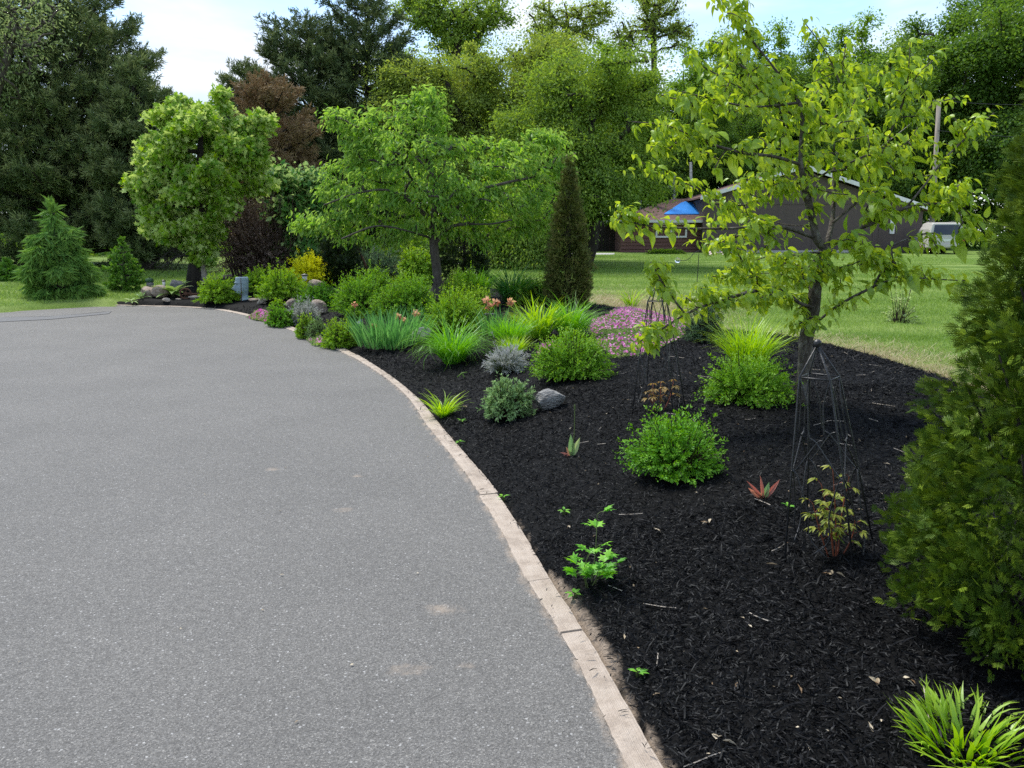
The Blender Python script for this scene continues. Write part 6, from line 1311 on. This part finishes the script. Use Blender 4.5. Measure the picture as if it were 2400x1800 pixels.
for (xa, za), (xb, zb) in (((gx0 - .35, zl_ - .10), (apx[0], apx[2])), ((apx[0], apx[2]), (gx1 + .45, zr_ - .06))):
    V = [(xa, yg - .45, za), (xb, yg - .45, zb), (xb, yg + 9.3, zb), (xa, yg + 9.3, za)]; V2 = [(x, y, z + .1) for x, y, z in V]
    mb.add(V + V2, np.array([(3, 2, 1, 0), (4, 5, 6, 7), (0, 1, 5, 4), (2, 3, 7, 6), (0, 4, 7, 3), (1, 2, 6, 5)]))
mb.build('roof', M['shingle'], t)
mb = MB()
for (xa, za), (xb, zb) in (((gx0 - .37, zl_ - .18), (apx[0], apx[2] - .08)), ((apx[0], apx[2] - .08), (gx1 + .47, zr_ - .14))):
    V = [(xa, yg - .50, za), (xb, yg - .50, zb), (xb, yg - .455, zb), (xa, yg - .455, za)]; V2 = [(x, y, z + .24) for x, y, z in V]
    mb.add(V + V2, np.array([(3, 2, 1, 0), (4, 5, 6, 7), (0, 1, 5, 4), (2, 3, 7, 6), (0, 4, 7, 3), (1, 2, 6, 5)]))
mb.build('fascia', M['white_paint'], t)
mb = MB(); mb.box(gx0 + .6, gx1 - 3.0, yg - .05, yg + .02, gz - .2, gz + .16); mb.build('footing', M['concrete'], t)
for k, u in enumerate((1647.5, 1772, 1905, 2046, 2060)):
    x = Wg(u, 560)[0]; mb = MB(); mb.box(x - .05, x + .05, yg - .035, yg - .001, gz + .17, min(zl_, zr_) - .3 if k != 2 else zl_); mb.build('trim_board', M['siding'], t)
zb_ = Wg(1700, 468)[2]; mb = MB(); mb.box(gx0, gx1, yg - .03, yg - .002, zb_ - .28, zb_ - .22); mb.build('trim_rail', M['siding'], t)
x0, x1, z0, z1 = Wg(2086, 520)[0], Wg(2097, 520)[0], Wg(2090, 548)[2], Wg(2090, 506)[2]
mb = MB(); mb.box(x0, x1, yg - .08, yg + .01, z0, z1); wn = mb.build('window', M['white_paint'], t); mb = MB(); mb.box(x0 + .08, x1 - .07, yg - .086, yg - .06, z0 + .09, z1 - .09); mb.build('pane', M['glass_dark'], wn)
x0, x1, z0, z1 = Wg(2014, 590)[0], Wg(2022, 590)[0], Wg(2018, 592)[2], Wg(2018, 570)[2]; mb = MB(); mb.box(x0, x1, yg - .1, yg - .001, z0, z1); mb.build('meter_box', M['black_iron'], t)
# far pale building, drive, white fence bits behind the locust
b = gp(1215, 62); t = thing('white_shed', b, 'small pale shed glimpsed under the locust boughs', 'shed'); x0, x1 = atd(1172, 560, 62)[0], atd(1240, 560, 62)[0]; z1 = tz(1210, 540, 62)
mb = MB(); mb.box(x0, x1, 62, 65, b[2], z1); mb.build('wall', M['white_paint'], t); mb = MB(); mb.box(x0 - .3, x1 + .3, 61.6, 65.4, z1, z1 + .5); mb.build('roof', M['rock_dark'], t)
mb = MB(); V = [atd(1130, 600, 44), atd(1440, 600, 44), atd(1440, 600, 48), atd(1130, 600, 48)]; V = [A(v[0], v[1], float(H_lawn(A(v[0]), A(v[1]))[0]) + .03) for v in V]
mb.add(V, np.array([(0, 1, 2, 3)])); tag(mb.build('house_drive', M['concrete']), kind='structure')
# ------------------------------------------------------------------ car
b = gp(2215, 45.0); t = thing('parked_car', b, 'white estate car parked with its back to the lawn beside the garage', 'car')
RZ = Matrix.Translation(Vector(b)) @ Matrix.Rotation(math.radians(-14), 4, 'Z'); 
M['car_white'] = surf('car_white', (.46, .44, .40), (.52, .50, .46), 1, .25, spec=.6); M['tail_red'] = surf('tail_red', (.25, .008, .01), (.32, .012, .014), 5, .25); M['tyre'] = surf('tyre', (.012, .012, .012), (.025, .025, .025), 20, .9); M['rim'] = surf('rim', (.35, .35, .36), (.5, .5, .5), 5, .35, metal=.8)
Lc = 4.7; SW = 1.0
def car_loft(secs, name, mat, parent=None, m=None):
    """secs: (y, half width bottom, half width top, z0, z1, corner)"""
    bm = bmesh.new(); rings = []
    for y, wb, wt, z0, z1, c in secs:
        pts = [(-wb + c, z0), (wb - c, z0), (wb, z0 + c), (wb, z0 + (z1 - z0) * .5), (wt, z1 - c), (wt - c, z1), (-wt + c, z1), (-wt, z1 - c), (-wb, z0 + (z1 - z0) * .5), (-wb, z0 + c)]
        rings.append([bm.verts.new((x, y, z)) for x, z in pts])
    n = len(rings[0])
    for r1, r2 in zip(rings, rings[1:]):
        for i in range(n): bm.faces.new((r1[i], r1[(i + 1) % n], r2[(i + 1) % n], r2[i]))
    bm.faces.new(rings[0][::-1]); bm.faces.new(rings[-1]); bmesh.ops.recalc_face_normals(bm, faces=bm.faces[:])
    bmesh.ops.transform(bm, matrix=Matrix.Translation(-Vector(b)) @ RZ, verts=bm.verts)
    return bm_obj(name, bm, mat, parent or t, None, False)
car_loft([(0, .84, .84, .42, .98, .06), (.06, .91, .89, .36, 1.02, .06), (1.0, .93, .90, .32, 1.04, .06), (3.0, .93, .90, .32, 1.04, .06), (4.3, .91, .86, .34, .98, .08), (4.68, .84, .78, .40, .82, .08)], 'body', M['car_white'])
car_loft([(.05, .89, .86, 1.015, 1.06, .02), (.20, .86, .74, 1.02, 1.70, .05), (.5, .86, .72, 1.02, 1.78, .05), (1.8, .86, .72, 1.02, 1.80, .05), (2.5, .86, .72, 1.02, 1.74, .05), (3.25, .86, .80, 1.02, 1.07, .02)], 'cabin', M['car_white'])
def cbox(name, x0, x1, y0, y1, z0, z1, mat, parent=None, bev=.015, shear=(0, 0)):
    bm = bmesh.new(); bmesh.ops.create_cube(bm, size=1)
    for v in bm.verts:
        x, y, z = x0 + (v.co.x + .5) * (x1 - x0), y0 + (v.co.y + .5) * (y1 - y0), z0 + (v.co.z + .5) * (z1 - z0); v.co = (x * (1 + shear[0] * (v.co.z + .5)), y + shear[1] * (v.co.z + .5), z)
    bmesh.ops.bevel(bm, geom=bm.edges[:], offset=bev, segments=2, affect='EDGES'); bmesh.ops.transform(bm, matrix=Matrix.Translation(-Vector(b)) @ RZ, verts=bm.verts); return bm_obj(name, bm, mat, parent or t)
cbox('rear_window', -.70, .70, .035, .06, 1.10, 1.64, M['glass_dark'], shear=(-.10, .135))
for y0, y1 in ((.42, 1.15), (1.25, 2.05), (2.12, 2.75)):
    for sx in (1, -1): cbox('side_window', min(sx * .80, sx * .845), max(sx * .80, sx * .845), y0, y1, 1.10, 1.62, M['glass_dark'], bev=.01, shear=(-.09, 0))
for sx in (1, -1):
    cbox('tail_light', min(sx * .70, sx * .90), max(sx * .70, sx * .90), -.02, .10, .70, 1.0, M['tail_red'])
    cbox('roof_rail', min(sx * .58, sx * .62), max(sx * .58, sx * .62), .5, 2.3, 1.83, 1.86, M['rim'], bev=.01)
cbox('rear_bumper', -.90, .90, -.10, .10, .40, .62, M['car_white'], bev=.04); cbox('number_plate', -.26, .26, -.016, .002, .74, .88, M['white_paint'], bev=.006); cbox('tailgate_trim', -.62, .62, -.012, .004, .92, .955, M['rim'], bev=.006)
for sx in (1, -1):
    for y in (.95, 3.75):
        bm = bmesh.new(); bmesh.ops.create_cone(bm, cap_ends=True, segments=28, radius1=.36, radius2=.36, depth=.24); bmesh.ops.bevel(bm, geom=[e for e in bm.edges if len(e.link_faces) == 2 and e.calc_face_angle() > 1], offset=.05, segments=3, affect='EDGES')
        bmesh.ops.transform(bm, matrix=Matrix.Translation(-Vector(b)) @ RZ @ Matrix.Translation((sx * .82, y, .36)) @ Matrix.Rotation(PI / 2, 4, 'Y'), verts=bm.verts); wh = bm_obj('wheel', bm, M['tyre'], t)
        bm = bmesh.new(); bmesh.ops.create_cone(bm, cap_ends=True, segments=20, radius1=.21, radius2=.17, depth=.03); bmesh.ops.transform(bm, matrix=Matrix.Translation(-Vector(b)) @ RZ @ Matrix.Translation((sx * .945, y, .36)) @ Matrix.Rotation(sx * PI / 2, 4, 'Y'), verts=bm.verts); bm_obj('rim', bm, M['rim'], wh)
# small red machine and white posts between garage and car
b = gp(2163, 47); t = thing('red_mower', b, 'red garden machine with white handle bars between the garage and the car', 'mower'); mb = MB()
b2 = b
bm = bmesh.new(); bmesh.ops.create_cube(bm, size=1); bmesh.ops.scale(bm, vec=(.62, .9, .34), verts=bm.verts); bmesh.ops.bevel(bm, geom=bm.edges[:], offset=.07, segments=3, affect='EDGES'); bm_obj('deck', bm, M['tail_red'], t, (0, 0, .36))
for sx in (-1, 1):
    mb = MB(); mb.tube(np.array([b + A(sx * .2, 0, .5), b + A(sx * .2, -.2, 1.25)]), .035, 6); mb.build('handle_bar', M['white_paint'], t)
    for y in (-.3, .3): mb = MB(); mb.tube(np.array([b + A(sx * .30, y, .16), b + A(sx * .38, y, .16)]), .16, 14); mb.build('wheel', M['tyre'], t)
# utility pole and wires, yard light, pale trunks
b = gp(2180, 52); t = thing('utility_pole', b, 'tall weathered wooden utility pole behind the white car', 'utility pole'); p = atd(2201, 233, 52); mb = MB(); mb.tube(np.array([b - A(0, 0, .3), p]), A(.16, .125), 12); mb.build('pole', M['wood_pole'], t, smooth_=True)
mb = MB(); mb.box(p[0] - .35, p[0] + .2, p[1] - .05, p[1] + .05, p[2] - .12, p[2] - .02); mb.build('bracket', M['rock_dark'], t)
def wire(label, a, c, sag):
    s = np.linspace(0, 1, 17)[:, None]; mb = MB(); mb.tube(a + (c - a) * s - A(0, 0, 1) * sag * 4 * s * (1 - s), .02, 4); tag(mb.build('overhead_wire', M['black_iron'], None, a), label, 'wire', 'overhead wires at the utility pole')
wire('overhead wire running from the pole top over the near thuja', p - A(0, 0, .05), atd(2700, 215, 54), .5); wire('lower overhead wire crossing the utility pole', atd(2196, 307, 52) - A(0, .17, 0), atd(2700, 318, 53), .3); wire('overhead wire dropping from the pole top to the garage roof', p - A(.1, 0, .1), A(apx[0] + 4, yg + 6, apx[2] - .3), .3)
b = gp(1577, 57); t = thing('yard_light_pole', b, 'pale pole with a small hooded yard light behind the hip roof', 'light pole'); p = atd(1580, 405, 57); mb = MB(); mb.tube(np.array([b, p]), A(.13, .1), 10); mb.build('pole', M['bark_pale'], t, smooth_=True)
c = atd(1571, 438, 57); mb = MB(); mb.tube(np.array([atd(1578, 432, 57), c]), .03, 5); mb.build('lamp_arm', M['rim'], t); lathe([(.05, .2), (.2, .05), (.22, -.1), (.12, -.22), (0, -.24)], 14, c).build('lamp_hood', M['white_paint'], t, smooth_=True)
for u, vt, lab in ((1617, 380, 'pale straight trunk rising behind the blue tarp'), (1499, 466, 'thin pale post at the corner of the hip roof'), (1515, 470, 'short pale trunk behind the hip roof slope')):
    b = gp(u, 56); p = atd(u + 2, vt, 56); mb = MB(); mb.tube(np.array([b, b * .5 + p * .5 + A(.05, 0, 0), p]), A(.14, .12, .09), 8); tag(mb.build('pale_trunk', M['bark_pale'], None, b, True), lab, 'tree trunk', 'pale trunks behind the house')
# stacked stones by the garage
b = gp(2058, 48); mb = MB(); rng = np.random.default_rng(8)
# weathered planks hint at wood pile behind the house corner
b = gp(1440, 53); t = thing('dark_fence', b, 'dark board fence in deep shade beside the brown house wing', 'fence'); x0 = atd(1385, 560, 53)[0]; x1 = atd(1460, 560, 53)[0]; k = 0
mb = MB(); n_ = 10
for i in range(n_):
    xa = x0 + (x1 - x0) * i / n_; mb.box(xa, xa + (x1 - x0) / n_ - .02, 53, 53.05, b[2] - .1, b[2] + 2.0 + .05 * math.sin(i * 3))
mb.build('board_panel', M['bark_dark'], t)
for i in range(3): xa = x0 + (x1 - x0) * i / 2.0; mb = MB(); mb.box(xa - .06, xa + .06, 53.06, 53.18, b[2] - .1, b[2] + 2.1); mb.build('post', M['bark_dark'], t)
